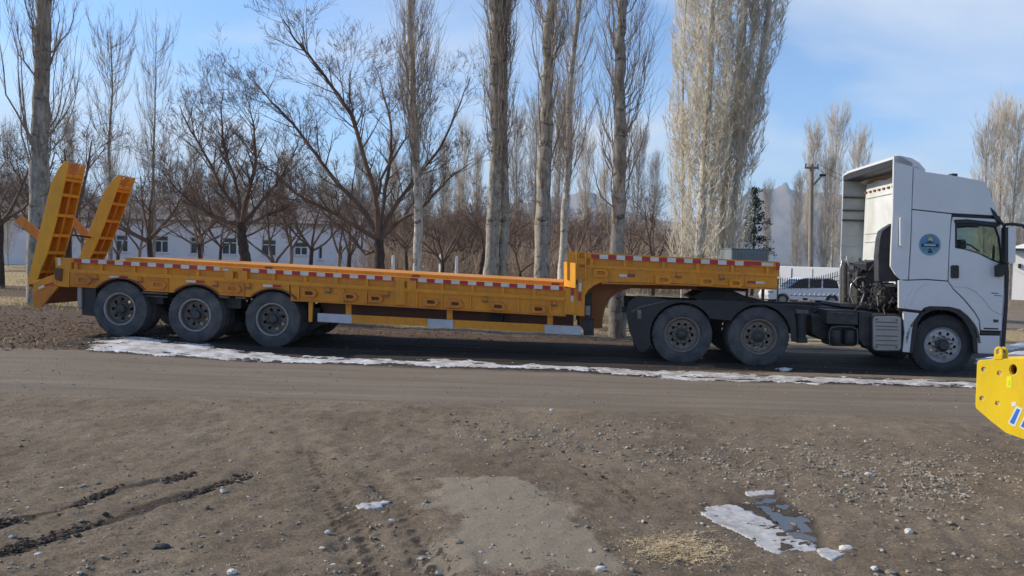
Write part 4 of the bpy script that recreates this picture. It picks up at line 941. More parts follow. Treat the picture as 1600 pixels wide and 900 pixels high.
skin('windscreen', [(1561, 340), (1566, 370), (1571, 410), (1572, 430)], 'glass', th=0.008)
skin('front_panel', [(1572, 432), (1573, 470), (1571, 505), (1567, 552)], 'white_paint', th=0.04)
skin('sun_visor', [(1553, 333), (1563, 338), (1569, 350)], 'black_plastic', th=0.015)
cp('pillar_trim', [(1568, 352), (1572, 352), (1577, 430), (1575, 480), (1570, 552), (1564, 552), (1567, 520), (1571, 470), (1571, 425)], -0.01, 0.03, 'black_plastic')
cp('windscreen_top_trim', [(1548, 324), (1556, 331), (1567, 350), (1561, 352), (1553, 338)], -0.02, 0.06, 'black_plastic')
# rear wall of the sleeper, inset between the fairings, rounded at its corners
ub = S(1432, 400, 0.0)[0]-U_C
zt, zb = S(1432, 268, 0.0)[1], S(1432, 452, 0.0)[1]
v = []; f = []
prof = []
for j in range(25):
    t = j/24; w = 0.07+(CW-0.14)*t; e = abs(2*t-1); prof.append((ub-0.10+0.20*max(0, (e-0.72)/0.28)**2.2, w))
rows = 16
for i in range(rows+1):
    z = zb+(zt-zb)*i/rows
    for u, w in prof: v.append((u+0.10*max(0, i/rows-0.80)**1.0*0.8, w, z+0.012*math.sin(w*9)*(1 if i == rows else 0)))
n = len(prof)
for i in range(rows):
    for j in range(n-1): a = i*n+j; f.append((a, a+1, a+n+1, a+n))
bw = MB().add(v, f).build('rear_wall', M['back_white'], C, smooth=50)
for z in (zb+0.03, zb+(zt-zb)*0.42, zb+(zt-zb)*0.50, zt-0.30): MB().box(ub-0.112, ub-0.098, 0.45, CW-0.42, z, z+0.012).build('wall_seam', M['inner_grey'], bw)
for k in range(9):
    w = 0.35+k*0.21; MB().box(ub-0.115, ub-0.09, w, w+0.09, zt-0.19, zt-0.155).build('marker_strip', M['rust'], bw)
# air deflector: roof cap + far fairing with ribs
cap = [(1397, 243.5), (1408, 243.5), (1424, 246.5), (1437, 254), (1447, 266), (1444, 268), (1420, 259.5), (1397, 254)]
loops = [[(S(x, y, 0.0)[0]-U_C, S(x, y, 0.0)[1]) for x, y in cap]]
MB().prism(loops, 0.0, 0.06).build('roof_fairing', M['white_paint'], C, bevel=0.01)
v = []; f = []
ucap = [(S(x, y, 0.0)[0]-U_C, S(x, y, 0.0)[1]) for x, y in ((1397, 244), (1410, 244.5), (1424, 248), (1436, 256), (1446, 267))]
nw = 16
for s_ in (0, 1):
    for j in range(nw+1):
        t = j/nw; w = 0.02+(CW-0.04)*t; drop = 0.0+0.05*max(0, (t-0.85)/0.15)**2*1.0
        for (u, z) in ucap: v.append((u, w, z-drop-0.045*s_))
k = len(ucap); n1 = (nw+1)*k
for j in range(nw):
    for i in range(k-1):
        a = j*k+i; f += [(a, a+1, a+k+1, a+k), (n1+a, n1+a+k, n1+a+k+1, n1+a+1)]
    a = j*k; f.append((a, a+k, n1+a+k, n1+a))
MB().add(v, f).build('roof_deflector', M['white_paint'], C, smooth=40)
MB().box(ucap[0][0]+0.0, ucap[0][0]+0.35, 0.06, CW-0.05, ucap[0][1]-0.17, ucap[0][1]-0.05).build('deflector_inner', M['black_plastic'], C, bevel=0.01)
ff = [(S(x, y, 0.0)[0]-U_C, S(x, y, 0.0)[1]) for x, y in ((1397, 248), (1440, 258), (1440, 437), (1392, 420), (1392, 395))]
fi = MB().prism([ff], CW-0.075, CW-0.05).build('fairing_liner', M['inner_grey'], C)
uf = ff[0][0]
for y in (262, 290, 314, 332, 361, 380, 400, 412):
    z = S(1397, y, 0.0)[1]; thk = 0.022 if y in (290, 314, 332, 412) else 0.006
    MB().box(uf-0.0, uf+0.42, CW-0.14 if thk > 0.01 else CW-0.085, CW-0.075, z-thk, z+thk*0.4).build('liner_rib', M['black_plastic'] if thk > 0.01 else M['inner_grey'], fi)
# snorkel / air cleaner behind the near fairing
cp('air_intake', [(1375, 372), (1378, 361), (1386, 355), (1396, 349), (1412, 348), (1412, 440), (1373, 440), (1372, 400)], 0.35, 0.55, 'snorkel', bevel=0.010)
cp('intake_seam', [(1375, 392), (1397, 389), (1397, 390.5), (1375, 393.5)], 0.343, 0.352, 'chassis', bevel=0)
cp('intake_seam', [(1390, 356), (1391.2, 356), (1391.2, 438), (1390, 438)], 0.343, 0.352, 'greasy', bevel=0)
cp('air_filter', [(1374, 442), (1400, 442), (1402, 476), (1376, 476)], 0.42, 0.75, 'chassis', bevel=0.04)
cp('filter_band', [(1374, 444), (1400, 444), (1400, 448), (1374, 448)], 0.412, 0.42, 'tank_cover', bevel=0)
# engine bay behind the cab
def pipe(pts, r, mat='bright_metal', name='exhaust_pipe'):
    q = []
    for x, y, w in pts:
        u, z = S(x, y, w); q.append((u-U_C, w, z))
    return MB().tube(q, r, 10).build(name, M[mat], C, smooth=50)
pipe([(1320, 476, 1.5), (1320, 440, 1.5), (1320, 410, 1.5)], 0.075, 'greasy'); pipe([(1324, 400, 1.5), (1322, 412, 1.5), (1316, 430, 1.5), (1312, 476, 1.5)], 0.02)
pipe([(1313, 470, 1.35), (1313, 420, 1.35), (1316, 408, 1.35), (1322, 408, 1.35), (1326, 415, 1.35), (1326, 470, 1.35)], 0.018)
pipe([(1336, 478, 1.0), (1328, 460, 1.0), (1330, 445, 1.0), (1340, 434, 1.0), (1352, 432, 1.0)], 0.017)
pipe([(1332, 462, 0.9), (1345, 464, 0.9), (1348, 478, 0.9)], 0.012); pipe([(1340, 430, 1.1), (1350, 425, 1.1), (1368, 428, 1.1)], 0.02)
pipe([(1348, 440, 0.8), (1350, 460, 0.8), (1344, 478, 0.8)], 0.014); pipe([(1372, 478, 0.5), (1371, 462, 0.5), (1376, 454, 0.5), (1382, 458, 0.5), (1383, 478, 0.5)], 0.012)
for k in range(60):
    x = random.uniform(1330, 1402); y = random.uniform(420, 478); w = random.uniform(0.75, 1.7)
    pts = [(x, y, w)]
    for q in range(4): pts.append((pts[-1][0]+random.uniform(-9, 9), pts[-1][1]+random.uniform(-12, 10), w+random.uniform(-0.1, 0.1)))
    pipe(pts, random.choice((0.006, 0.010, 0.018, 0.028)), random.choice(('black_plastic', 'chassis', 'greasy', 'greasy', 'chassis')), 'hose')
for k in range(34):
    x = random.uniform(1352, 1404); y = random.uniform(440, 482); w = random.uniform(0.2, 0.6); pts = [(x, y, w)]
    for q in range(4): pts.append((pts[-1][0]+random.uniform(-7, 7), pts[-1][1]+random.uniform(-9, 9), w+random.uniform(-0.08, 0.08)))
    pipe(pts, random.choice((0.006, 0.009, 0.014)), random.choice(('black_plastic', 'chassis', 'greasy', 'chassis')), 'hose')
cp('engine_block', [(1338, 428), (1352, 420), (1408, 422), (1408, 480), (1338, 476)], 1.0, 1.8, 'chassis', bevel=0.03)
cp('engine_cover', [(1352, 410), (1372, 406), (1392, 408), (1392, 424), (1352, 424)], 0.9, 1.5, 'black_plastic', bevel=0.03)
for k in range(7): cp('bracket_plate', [(1345+k*8, 472-k*0.3), (1350+k*8, 472), (1350+k*8, 478), (1345+k*8, 478)], 0.7+0.03*k, 0.78+0.03*k, 'greasy', bevel=0.003)
# cab underside and inner arch
loops = [[(S(x, y, 0.0)[0]-U_C, S(x, y, 0.0)[1]) for x, y in arc(1473.5, 538, 55, -178, -2, 24)+arc(1473.5, 538, 59, -2, -178, 24)]]
MB().prism(loops, 0.0, 0.55).build('wheel_arch', M['black_plastic'], C)
MB().prism(loops, CW-0.55, CW).build('wheel_arch', M['black_plastic'], C)
cp('cab_floor', [(1412, 470), (1565, 478), (1565, 484), (1412, 476)], 0.07, CW-0.07, 'chassis')
cp('front_chassis', [(1400, 490), (1560, 500), (1558, 545), (1535, 545), (1528, 500), (1400, 520)], 0.6, 1.9, 'chassis')
cp('engine_bay', [(1412, 478), (1440, 480), (1440, 545), (1415, 540)], 0.55, 1.9, 'chassis')
cp('step_tread', [(1533, 518.5), (1562, 519.5), (1562, 523), (1533, 522.5)], -0.004, 0.5, 'black_plastic')
cp('step_grip', [(1537, 512), (1560, 512.8), (1560, 515), (1537, 514.5)], -0.004, 0.0, 'black_plastic', door_o, bevel=0)
# seats, wheel, inside
cp('seat', [(1500, 392), (1512, 392), (1516, 440), (1545, 440), (1545, 456), (1500, 456)], 0.45, 0.95, 'seat', bevel=0.04)
cp('seat', [(1500, 392), (1512, 392), (1516, 440), (1545, 440), (1545, 456), (1500, 456)], 1.5, 2.0, 'seat', bevel=0.04)
cp('seat_headrest', [(1501, 374), (1510, 374), (1511, 389), (1502, 389)], 0.55, 0.85, 'seat', bevel=0.03)
u, z = S(1552, 403, 0.7); st = MB().lathe([(-0.012, 0.21), (0, 0.222), (0.012, 0.21), (0, 0.198)], n=28, closed=True)
so_ = st.build('steering_wheel', M['seat'], C, smooth=60); so_.location = (u-U_C, 0.7, z); so_.rotation_euler = (0, 0, R(65))
cp('dashboard', [(1556, 408), (1570, 410), (1568, 450), (1552, 445)], 0.07, CW-0.07, 'black_plastic', bevel=0.02)
# door trim
cp('door_handle', rrect(1486.3, 414.5, 1498.6, 435, 2.5, 3), -0.022, 0.005, 'black_plastic', door_o, bevel=0.004)
cp('window_visor', [(1492, 343.2), (1512, 342.5), (1558, 347.5), (1562, 353), (1557, 355), (1530, 350), (1493, 348.5)], -0.03, 0.004, 'black_plastic', door_o)
cp('inner_pull', [(1508, 349), (1530, 350), (1529, 355.5), (1515, 355.5)], 0.05, 0.09, 'black_plastic', door_o)
pz = [S(x, y, 0.2) for x, y in ((1493, 380), (1506, 380), (1518, 384), (1530, 393))]
MB().tube([(u-U_C, 0.2, z) for u, z in pz], 0.014, 8).build('grab_bar', M['black_plastic'], door_o, smooth=50)
cp('badge', [(1549, 457), (1560, 458), (1560, 459.2), (1549, 458.4)], -0.004, 0.0, 'hub', door_o, bevel=0)
cp('badge', [(1553, 461), (1566, 462), (1566, 463), (1553, 462)], -0.004, 0.0, 'hub', door_o, bevel=0)
cp('badge', [(1552, 499), (1560, 499.5), (1560, 504), (1552, 503.6)], -0.004, 0.0, 'hub', door_o, bevel=0)
cp('vent_fin', rrect(1406.5, 339, 1414, 385, 2.5, 3), -0.05, 0.0, 'white_paint', sp_['side_fairing'], bevel=0.012)
cp('vent_gap', [(1404.6, 343), (1406.5, 343), (1406.2, 384), (1404.4, 384)], -0.006, 0.0, 'black_plastic', sp_['side_fairing'], bevel=0)
cp('arch_trim', [(1443, 485), (1446, 480.5), (1456, 478.5), (1484, 479.8), (1500, 484), (1511, 493.5), (1521, 508), (1526.5, 527), (1528, 553), (1522, 553), (1520, 527), (1511, 508), (1503, 497), (1493, 489), (1480, 485), (1456, 484)], -0.012, 0.05, 'black_plastic')
cp('arch_trim', [(1440, 488), (1445, 488), (1434, 505), (1430, 530), (1426, 552), (1421.5, 552), (1425.5, 518), (1430, 502)], -0.008, 0.05, 'black_plastic')
cp('seam_trim', [(1404, 483), (1442, 487), (1442, 489), (1404, 485)], 0.0, 0.1, 'black_plastic')
# shoulder crease in the lower body: a raised moulding
cp('body_moulding', [(1413, 481), (1421, 462), (1429, 448), (1440, 441), (1452, 439.5), (1450, 443), (1441, 446), (1432, 455), (1426, 468), (1420, 481.5)], -0.014, 0.0, 'white_paint', sp_['fender'], bevel=0.012)
cp('body_moulding', [(1485, 443), (1512, 443.5), (1528, 450), (1541, 462), (1552, 478), (1566, 487), (1566, 492), (1550, 485), (1538, 469), (1525, 456), (1511, 449), (1489, 448)], -0.014, 0.0, 'white_paint', door_o, bevel=0.012)
# mirror
mr = cp('mirror', rrect(1575.5, 354.5, 1587, 411.5, 4, 4), -0.22, -0.12, 'white_paint', bevel=0.02)
cp('mirror_glass', [(1570.5, 355), (1575.5, 355), (1575.5, 410), (1570.5, 410)], -0.22, -0.10, 'black_plastic', mr, bevel=0.006)
u1, z1 = S(1556, 340, 0.0); u2, z2 = S(1581, 350, -0.17); u3, z3 = S(1598, 352, -0.3); 
MB().tube([(u1-U_C, 0.0, z1), (S(1568, 351, -0.1)[0]-U_C, -0.10, S(1568, 351, -0.1)[1]), (u2-U_C, -0.17, z2), (u2-U_C+0.15, -0.2, z2-0.02), (u2-U_C+0.30, -0.1, z2-0.10), (u2-U_C+0.42, 0.1, z2-0.2)], 0.026, 10).build('mirror_arm', M['black_plastic'], mr, smooth=60)
cp('mirror_bracket', [(1560, 416), (1568, 412), (1574, 408), (1577, 412), (1572, 424), (1568, 432), (1561, 433)], -0.14, 0.0, 'black_plastic', mr, bevel=0.01)
MB().tube([(u1-U_C-0.02, 0.05, z1), (u1-U_C-0.06, 0.05, z1+0.42)], [0.008, 0.003], 6).build('antenna', M['black_plastic'], C)
u, z = S(1492, 274, 0.6); MB().box(u-U_C-0.05, u-U_C+0.05, 0.6, 0.75, z-0.05, z+0.035).build('roof_lamp', M['black_plastic'], C, bevel=0.01)
# emblem on the sleeper side
ec = (1453, 382.3)
em = cp('emblem', arc(*ec, 17.6, 0, 360, 36)[:-1], -0.004, 0.0, 'em_pale', sp_['sleeper_side'], bevel=0)
def ep(name, poly, lay, mat):
    o = cp(name, poly, -0.004-0.0012*lay, -0.004-0.0012*(lay-1), mat, em, bevel=0); return o
# (third level is the limit: the emblem's shapes are siblings of it under the panel)
def ep(name, poly, lay, mat): return cp(name, poly, -0.004-0.0012*lay, -0.004-0.0012*(lay-1)-0.0002, mat, sp_['sleeper_side'], bevel=0)
ep('emblem_ring', arc(*ec, 16.2, 0, 360, 36)[:-1], 1, 'em_blue')
ep('emblem_ring', arc(*ec, 14.8, 0, 360, 36)[:-1], 2, 'em_pale')
ep('emblem_sky', arc(*ec, 14.2, 180, 360, 18), 3, 'em_blue')
ep('emblem_ground', arc(*ec, 14.2, 0, 180, 18), 3, 'em_teal')
ep('emblem_sun', arc(ec[0]+1, ec[1]-8, 3.6, 0, 360, 14)[:-1], 4, 'em_sun')
ep('emblem_mountain', [(ec[0]-9, ec[1]-2.5), (ec[0]-3, ec[1]-5), (ec[0], ec[1]-7.5), (ec[0]+3, ec[1]-5), (ec[0]+8, ec[1]-2.5)], 5, 'em_navy')
ep('emblem_ribbon', [(ec[0]-14, ec[1]-1), (ec[0]-12, ec[1]-2), (ec[0]+12, ec[1]-1), (ec[0]+14, ec[1]-2), (ec[0]+14, ec[1]+4.5), (ec[0]+10, ec[1]+4), (ec[0]-10, ec[1]+3.2), (ec[0]-14, ec[1]+3)], 6, 'em_navy')
ep('emblem_scroll', [(ec[0]-9, ec[1]-1), (ec[0]+9, ec[1]-0.4), (ec[0]+9, ec[1]+2.2), (ec[0]-9, ec[1]+1.4)], 7, 'em_pale')
ep('emblem_tree', [(ec[0]-4, ec[1]+13), (ec[0]-1.5, ec[1]+7), (ec[0], ec[1]+4.5), (ec[0]+2, ec[1]+7), (ec[0]+4.5, ec[1]+13)], 4, 'em_navy')
for k in range(12):
    a = R(200+k*12.5); cx_, cy_ = ec[0]+15.5*math.cos(a), ec[1]+15.5*math.sin(a)
    ep('emblem_stroke', [(cx_-0.7, cy_-0.7), (cx_+0.7, cy_-0.7), (cx_+0.7, cy_+0.7), (cx_-0.7, cy_+0.7)], 8, 'em_navy')

# ------------------------------------------------------------------ yellow machine plate at the right edge
pn = Vector((-0.75, -0.6614, 0)); pu = Vector((0.6614, -0.75, 0)); pc = atY(1525, 600, 6.6)
def YP(px, py, w=0.0):
    d = ray(px, py); o = pc-pn*w; t = (o-CAM).dot(pn)/d.dot(pn); p = CAM+d*t; return ((p-pc).dot(pu), p.z)
Yt = thing('yellow_machine_plate', 'bright yellow steel machine plate with bolt holes jutting in at right', 'machine part', (pc.x, pc.y, 0), math.atan2(pu.y, pu.x))
def yp(name, poly, w0, w1, mat, holes=(), bevel=0.004, parent=None):
    loops = [[YP(x, y, 0) for x, y in l] for l in [poly, *holes]]
    return MB().prism(loops, w0, w1).build(name, M[mat], parent or Yt, bevel=bevel)
outer = [(1526.5, 567), (1528, 564), (1532, 562.5), (1553, 561), (1600, 560), (1680, 556), (1680, 700), (1600, 686.5), (1571, 676), (1548, 658), (1525, 638), (1524, 632)]
hl = [arc(x, y, r, 0, 360, 14)[:-1] for x, y, r in ((1537, 577, 3.6), (1561.5, 583, 3.8), (1534, 622.5, 3.5), (1558.5, 630, 3.6))]
big = [(1583+6.0*math.cos(t), 577.5+8.2*math.sin(t)) for t in np.linspace(0, 2*math.pi, 21)[:-1]]
pl_ = yp('plate', outer, 0.0, 0.035, 'yellow', holes=hl+[big])
for x, y, r in ((1537, 577, 3.4), (1561.5, 583, 3.6), (1534, 622.5, 3.3), (1558.5, 630, 3.4)):
    yp('bolt', arc(x+0.4, y+0.4, r*0.86, 0, 360, 8)[:-1], 0.010, 0.05, 'bolt', parent=pl_)
yp('bushing', [(1583+6.0*math.cos(t), 577.5+8.2*math.sin(t)) for t in np.linspace(0, 2*math.pi, 21)[:-1]], 0.04, 0.30, 'rust', holes=[[(1585+4.0*math.cos(t), 579+5.6*math.sin(t)) for t in np.linspace(0, 2*math.pi, 17)[:-1]]], bevel=0)
lug = [(1553, 562), (1553.2, 548), (1555, 544), (1559, 541.5), (1563, 541.8), (1566, 545), (1567, 552), (1566, 562)]
yp('lifting_eye', lug, -0.004, 0.028, 'yellow', holes=[[(1560+3.2*math.cos(t), 549.5+4.2*math.sin(t)) for t in np.linspace(0, 2*math.pi, 15)[:-1]]])
yp('lifting_eye', [(x+4, y+1) for x, y in lug], 0.05, 0.08, 'yellow', holes=[[(1564+3.2*math.cos(t), 550.5+4.2*math.sin(t)) for t in np.linspace(0, 2*math.pi, 15)[:-1]]])
yp('back_plate', [(x+5, y) for x, y in outer], 0.30, 0.33, 'yellow')
yp('top_web', [(1560, 563.5), (1680, 559.5), (1680, 562), (1560, 566)], 0.035, 0.30, 'yellow')
yp('warning_sticker', [(1573, 588), (1581, 588.5), (1581, 606), (1573, 605.5)], -0.002, -0.0004, 'hivis', bevel=0)
yp('sticker_mark', [(1576.4, 594), (1578, 593.8), (1578.6, 602), (1575.8, 602)], -0.003, -0.002, 'yellow', bevel=0)
for dx in (0, 17.5):
    yp('letter_border', [(1588+dx, 634+dx*0.35), (1598+dx, 639+dx*0.35), (1586+dx, 667+dx*0.35), (1575+dx, 661+dx*0.35)], -0.0015, -0.0003, 'white', bevel=0)
    yp('letter_stroke', [(1589+dx, 638+dx*0.35), (1594+dx, 640+dx*0.35), (1584+dx, 663+dx*0.35), (1577.5+dx, 660+dx*0.35)], -0.003, -0.0016, 'blue', bevel=0)
yp('letter_border', [(1580, 629), (1587, 627.5), (1588, 633), (1582, 636)], -0.0015, -0.0003, 'white', bevel=0)
yp('support_leg', [(1655, 690), (1675, 692), (1672, 800), (1655, 800)], 0.04, 0.30, 'yellow')

# ------------------------------------------------------------------ branching trees
rnd = random.Random(11)
def rv(k=1.0): return Vector((rnd.gauss(0, k), rnd.gauss(0, k), rnd.gauss(0, k)))
class Branches:
    def __init__(s): s.b = MB()
    def tube(s, pts, rad, n=3): s.b.tube(pts, rad, n, caps=False)
def wander(p, d, L, n, jit, up):
    pts = [p.copy()]; d = d.normalized(); st = L/n
    for i in range(n):
        d = (d+rv(jit)+Vector((0, 0, up))).normalized(); p = p+d*st; pts.append(p.copy())
    return pts
def lerp_pts(pts, t):
    k = t*(len(pts)-1); i = min(int(k), len(pts)-2); f = k-i; return pts[i]+(pts[i+1]-pts[i])*f, (pts[i+1]-pts[i]).normalized()
def side_dir(d, ang):
    a = d.orthogonal().normalized(); a = Matrix.Rotation(rnd.uniform(0, 2*math.pi), 3, d) @ a
    return (d*math.cos(ang)+a*math.sin(ang)).normalized()
def twiggy(B, p, d, L, r, lev, up=0.06, jit=0.13, fan=(5, 6, 5), decay=0.55, ang=(35, 65), rmin=0.0035, down=False):
    n = max(2, min(6, int(L/0.22)+1))
    pts = wander(p, d, L, n, jit, up)
    rr = [max(rmin*0.8, r*(1-0.72*i/n)) for i in range(n+1)]
    B.tube(pts, rr, 5 if r > 0.03 else (4 if r > 0.012 else 3))
    if lev <= 0: return
    k = fan[min(lev-1, len(fan)-1)]; k = max(1, int(k*rnd.uniform(0.75, 1.25)))
    for i in range(k):
        t = rnd.uniform(0.25, 1.0); q, dd = lerp_pts(pts, t)
        sd = side_dir(dd, R(rnd.uniform(*ang))); sd.z = sd.z*0.8+0.12
        rloc = r*(1-0.72*t)*0.62
        twiggy(B, q, sd, L*decay*rnd.uniform(0.6, 1.15)*(1.15-0.4*t), max(rmin, rloc), lev-1, up, jit*1.15, fan, decay, ang, rmin)
def fruit_tree(seed, H=6.5, spread=1.0, limbs=5, lev=4, fan=(4, 5, 5, 4), trunk_r=0.14, trunk_h=1.2, rmin=0.004, zup=0.07, decay=0.58):
    rnd.seed(seed); tr = MB(); B = Branches()
    base = Vector((0, 0, -0.1)); tp_ = wander(base, Vector((rnd.uniform(-.1, .1), rnd.uniform(-.1, .1), 1)), trunk_h+0.1, 5, 0.05, 0.1)
    tr.tube(tp_, [trunk_r*1.35, trunk_r*1.1, trunk_r, trunk_r*0.95, trunk_r*0.95, trunk_r*0.9], 10)
    for i in range(limbs):
        az = 2*math.pi*(i+rnd.uniform(-0.3, 0.3))/limbs; inc = R(rnd.uniform(28, 62))*spread
        d = Vector((math.sin(inc)*math.cos(az), math.sin(inc)*math.sin(az), math.cos(inc)))
        q = tp_[-1]-Vector((0, 0, rnd.uniform(0, 0.25)))
        twiggy(B, q, d, H*rnd.uniform(0.42, 0.6), trunk_r*0.62, lev, zup, 0.085, fan, decay, (25, 58), rmin)
    return tr.mesh('trunk', M['bark_fruit'], 60, False), B.b.mesh('crown', M['twig_fruit'], None, False)
def tree_thing(meshes, name, label, cat, loc, rz=0, sc=1.0, group=None, sz=None):
    t = thing(name, label, cat, loc, rz, group); t.scale = (sc, sc, sz or sc)
    link('trunk', meshes[0], t); link('crown', meshes[1], t); return t
def path_tree(paths, Y, name, label, loc_px, trunk_mat='bark_fruit', crown_mat='twig_fruit', seed=1, lev=3, fan=(4, 4, 4), twl=1.1, ntw=16, rmin=0.004, depth=1.2, group=None):
    """tree whose main limbs follow given outlines, each limb also running in depth"""
    rnd.seed(seed); base = atY(*loc_px, Y); base.z = GZ(base.x, base.y)
    t = thing(name, label, 'tree', tuple(base), 0, group); tr = MB(); B = Branches()
    for (pts, r0, r1, dy, sub) in paths:
        n = len(pts); P_ = []
        for i, (x, y) in enumerate(pts): P_.append(atY(x, y, Y+dy*i/max(1, n-1))-base)
        # smooth
        Q = []
        for i in range(n-1):
            for k in range(4): f = k/4; Q.append(P_[i]+(P_[i+1]-P_[i])*f)
        Q.append(P_[-1])
        Q = [Q[0]]+[(Q[i-1]+Q[i]*2+Q[i+1])/4+rv(0.012) for i in range(1, len(Q)-1)]+[Q[-1]]
        rr = [r0+(r1-r0)*i/(len(Q)-1) for i in range(len(Q))]
        (tr if sub == 0 else B.b).tube(Q, rr, 10 if sub == 0 else 7, caps=False)
        if sub:
            for k in range(int(ntw*sub)):
                tt = rnd.uniform(0.15, 1.0); q, dd = lerp_pts(Q, tt); r_ = (r0+(r1-r0)*tt)*0.5
                sd = side_dir(dd, R(rnd.uniform(30, 65))); sd.z = sd.z*0.7+0.25
                twiggy(B, q, sd, twl*rnd.uniform(0.5, 1.4), max(rmin, min(r_, 0.03)), lev, 0.08, 0.07, fan, 0.68, (22, 52), rmin)
    tr.build('trunk', M[trunk_mat], t, smooth=60, recalc=False); B.b.build('crown', M[crown_mat], t, recalc=False)
    return t
def poplar(seed, path, r0, r1, zs, nb, blen, spread, ntw, mat_b='bark_poplar', mat_t='twig_poplar', rb=0.022, rtw=0.0044, steep=(18, 42), lev1=1, lobes=12, zbias=0.9, out=2.2, tl=1.0, tspread=1.0):
    """path: trunk points (local, metres). Fastigiate branches rise beside the trunk."""
    rnd.seed(seed); tr = MB(); B = Branches(); Pp = [Vector(p) for p in path]
    Q = []
    for i in range(len(Pp)-1):
        for k in range(6): Q.append(Pp[i]+(Pp[i+1]-Pp[i])*(k/6))
    Q.append(Pp[-1]); Q = [Q[0]]+[(Q[i-1]+Q[i]*2+Q[i+1])/4+Vector((rnd.gauss(0, .012), rnd.gauss(0, .012), 0)) for i in range(1, len(Q)-1)]+[Q[-1]]
    rr = []
    for i in range(len(Q)):
        t = i/(len(Q)-1); rr.append((r0+(r1-r0)*t)*(1+rnd.uniform(-0.09, 0.11))*(1.12 if i == 0 else 1))
    tr.tube(Q, rr, lobes, caps=False)
    H = Q[-1].z
    for k in range(nb):
        z = zs+(H-zs)*rnd.random()**zbias*0.97; t = z/H; q, dd = lerp_pts(Q, min(0.99, t))
        az = rnd.uniform(0, 2*math.pi); inc = R(rnd.uniform(*steep)); L = blen*rnd.uniform(0.5, 1.2)*(1-0.45*t)
        sp = spread*rnd.uniform(0.35, 1.1)
        h = Vector((math.cos(az), math.sin(az), 0)); pts = []; n = 6
        for i in range(n+1):
            s_ = i/n; off = sp*(1-math.exp(-out*s_))/(1-math.exp(-out)); pts.append(q+h*off+Vector((0, 0, L*(s_**1.15)))+rv(0.025))
        rbb = rb*rnd.uniform(0.5, 1.25)*(1.1-0.5*t)
        B.tube(pts, [max(rtw, rbb*(1-0.8*i/n)) for i in range(n+1)], 4 if rbb > 0.015 else 3)
        for j in range(ntw):
            tt = rnd.uniform(0.12, 1.0); p, d2 = lerp_pts(pts, tt)
            dirn = (d2+side_dir(Vector((0, 0, 1)), R(90))*rnd.uniform(0.15, 0.75)*tspread).normalized()
            l2 = rnd.uniform(0.25, 0.95)*min(1.2, blen/2.2)*tl
            ns = 2 if tl < 1 else 3; w_ = wander(p, dirn, l2, ns, 0.08, 0.22); B.tube(w_, [rtw*1.1, rtw, rtw*0.8, rtw*0.5][:ns+1], 3)
            if lev1 and rnd.random() < 0.5:
                p3, d3 = lerp_pts(w_, rnd.uniform(0.3, 0.8)); B.tube(wander(p3, side_dir(d3, R(35)), l2*0.5, 2, 0.1, 0.2), [rtw*0.8, rtw*0.7, rtw*0.4], 3)
    return tr.mesh('trunk', M[mat_b], 60, False), B.b.mesh('crown', M[mat_t], None, False)
def near_poplar(label, pxs, Y, w0, w1, seed, nb, zs, spread=0.6, blen=2.6, ntw=12, H=17, bark_='bark_poplar', tw='twig_poplar', rb=0.024, **kw):
    """pxs: trunk centre line in the picture from base up"""
    b = atY(*pxs[0], Y); base = Vector((b.x, b.y, GZ(b.x, b.y)))
    pts = [Vector((0, 0, -0.1))]
    for x, y in pxs[1:]: p = atY(x, y, Y)-base; pts.append(p)
    d = (pts[-1]-pts[-2]); d = d/d.z; d.y = 0
    top = pts[-1]
    pts.append(top+Vector((d.x*0.5, 0, 1))*(H-top.z)*0.5); pts.append(top+Vector((d.x*0.5, 0, 1))*(H-top.z))
    ms = poplar(seed, pts, w0, w1*0.5, zs, nb, blen, spread, ntw, bark_, tw, rb, **kw)
    t = thing('poplar_tree', label, 'tree', tuple(base), 0, 'bare poplars behind the trailer'); link('trunk', ms[0], t); link('crown', ms[1], t); return t
near_poplar('thick grey poplar trunk behind the near ramp at far left', [(58, 425), (60, 330), (63, 200), (67, 60), (68, 0)], 21, 0.27, 0.25, 101, 85, 3.6, 0.95, 3.4, 14, rb=0.028)
near_poplar('slim pale-trunked poplar left of centre, narrow brushy crown', [(653, 425), (654, 330), (650, 240), (645, 140), (640, 0)], 23, 0.145, 0.10, 102, 150, 3.9, 0.75, 2.8, 14, bark_='bark_pale', rb=0.018)
near_poplar('left trunk of the close poplar pair at mid-frame', [(767, 430), (772, 320), (777, 200), (774, 90), (776, 0)], 20.5, 0.20, 0.16, 103, 90, 3.3, 0.45, 2.4, 13)
near_poplar('right trunk of the close poplar pair at mid-frame', [(785, 430), (786, 320), (784, 200), (784, 90), (790, 0)], 20.8, 0.20, 0.15, 104, 70, 3.3, 0.45, 2.4, 13)
near_poplar('straight dark-grey poplar trunk just right of the pair', [(847, 435), (849, 320), (853, 200), (855, 90), (862, 0)], 19.5, 0.215, 0.15, 105, 70, 3.0, 0.55, 2.4, 13)
near_poplar('thin whitish leaning poplar behind the gooseneck corner', [(877, 430), (882, 340), (889, 250), (890, 140), (905, 0)], 27, 0.15, 0.10, 106, 190, 3.5, 0.95, 3.0, 13, bark_='bark_pale', rb=0.017)
near_poplar('poplar whose trunk shows below the gooseneck', [(965, 525), (964, 420), (967, 320), (969, 200), (968, 90), (974, 0)], 17.6, 0.195, 0.115, 107, 90, 2.9, 0.62, 2.4, 13)
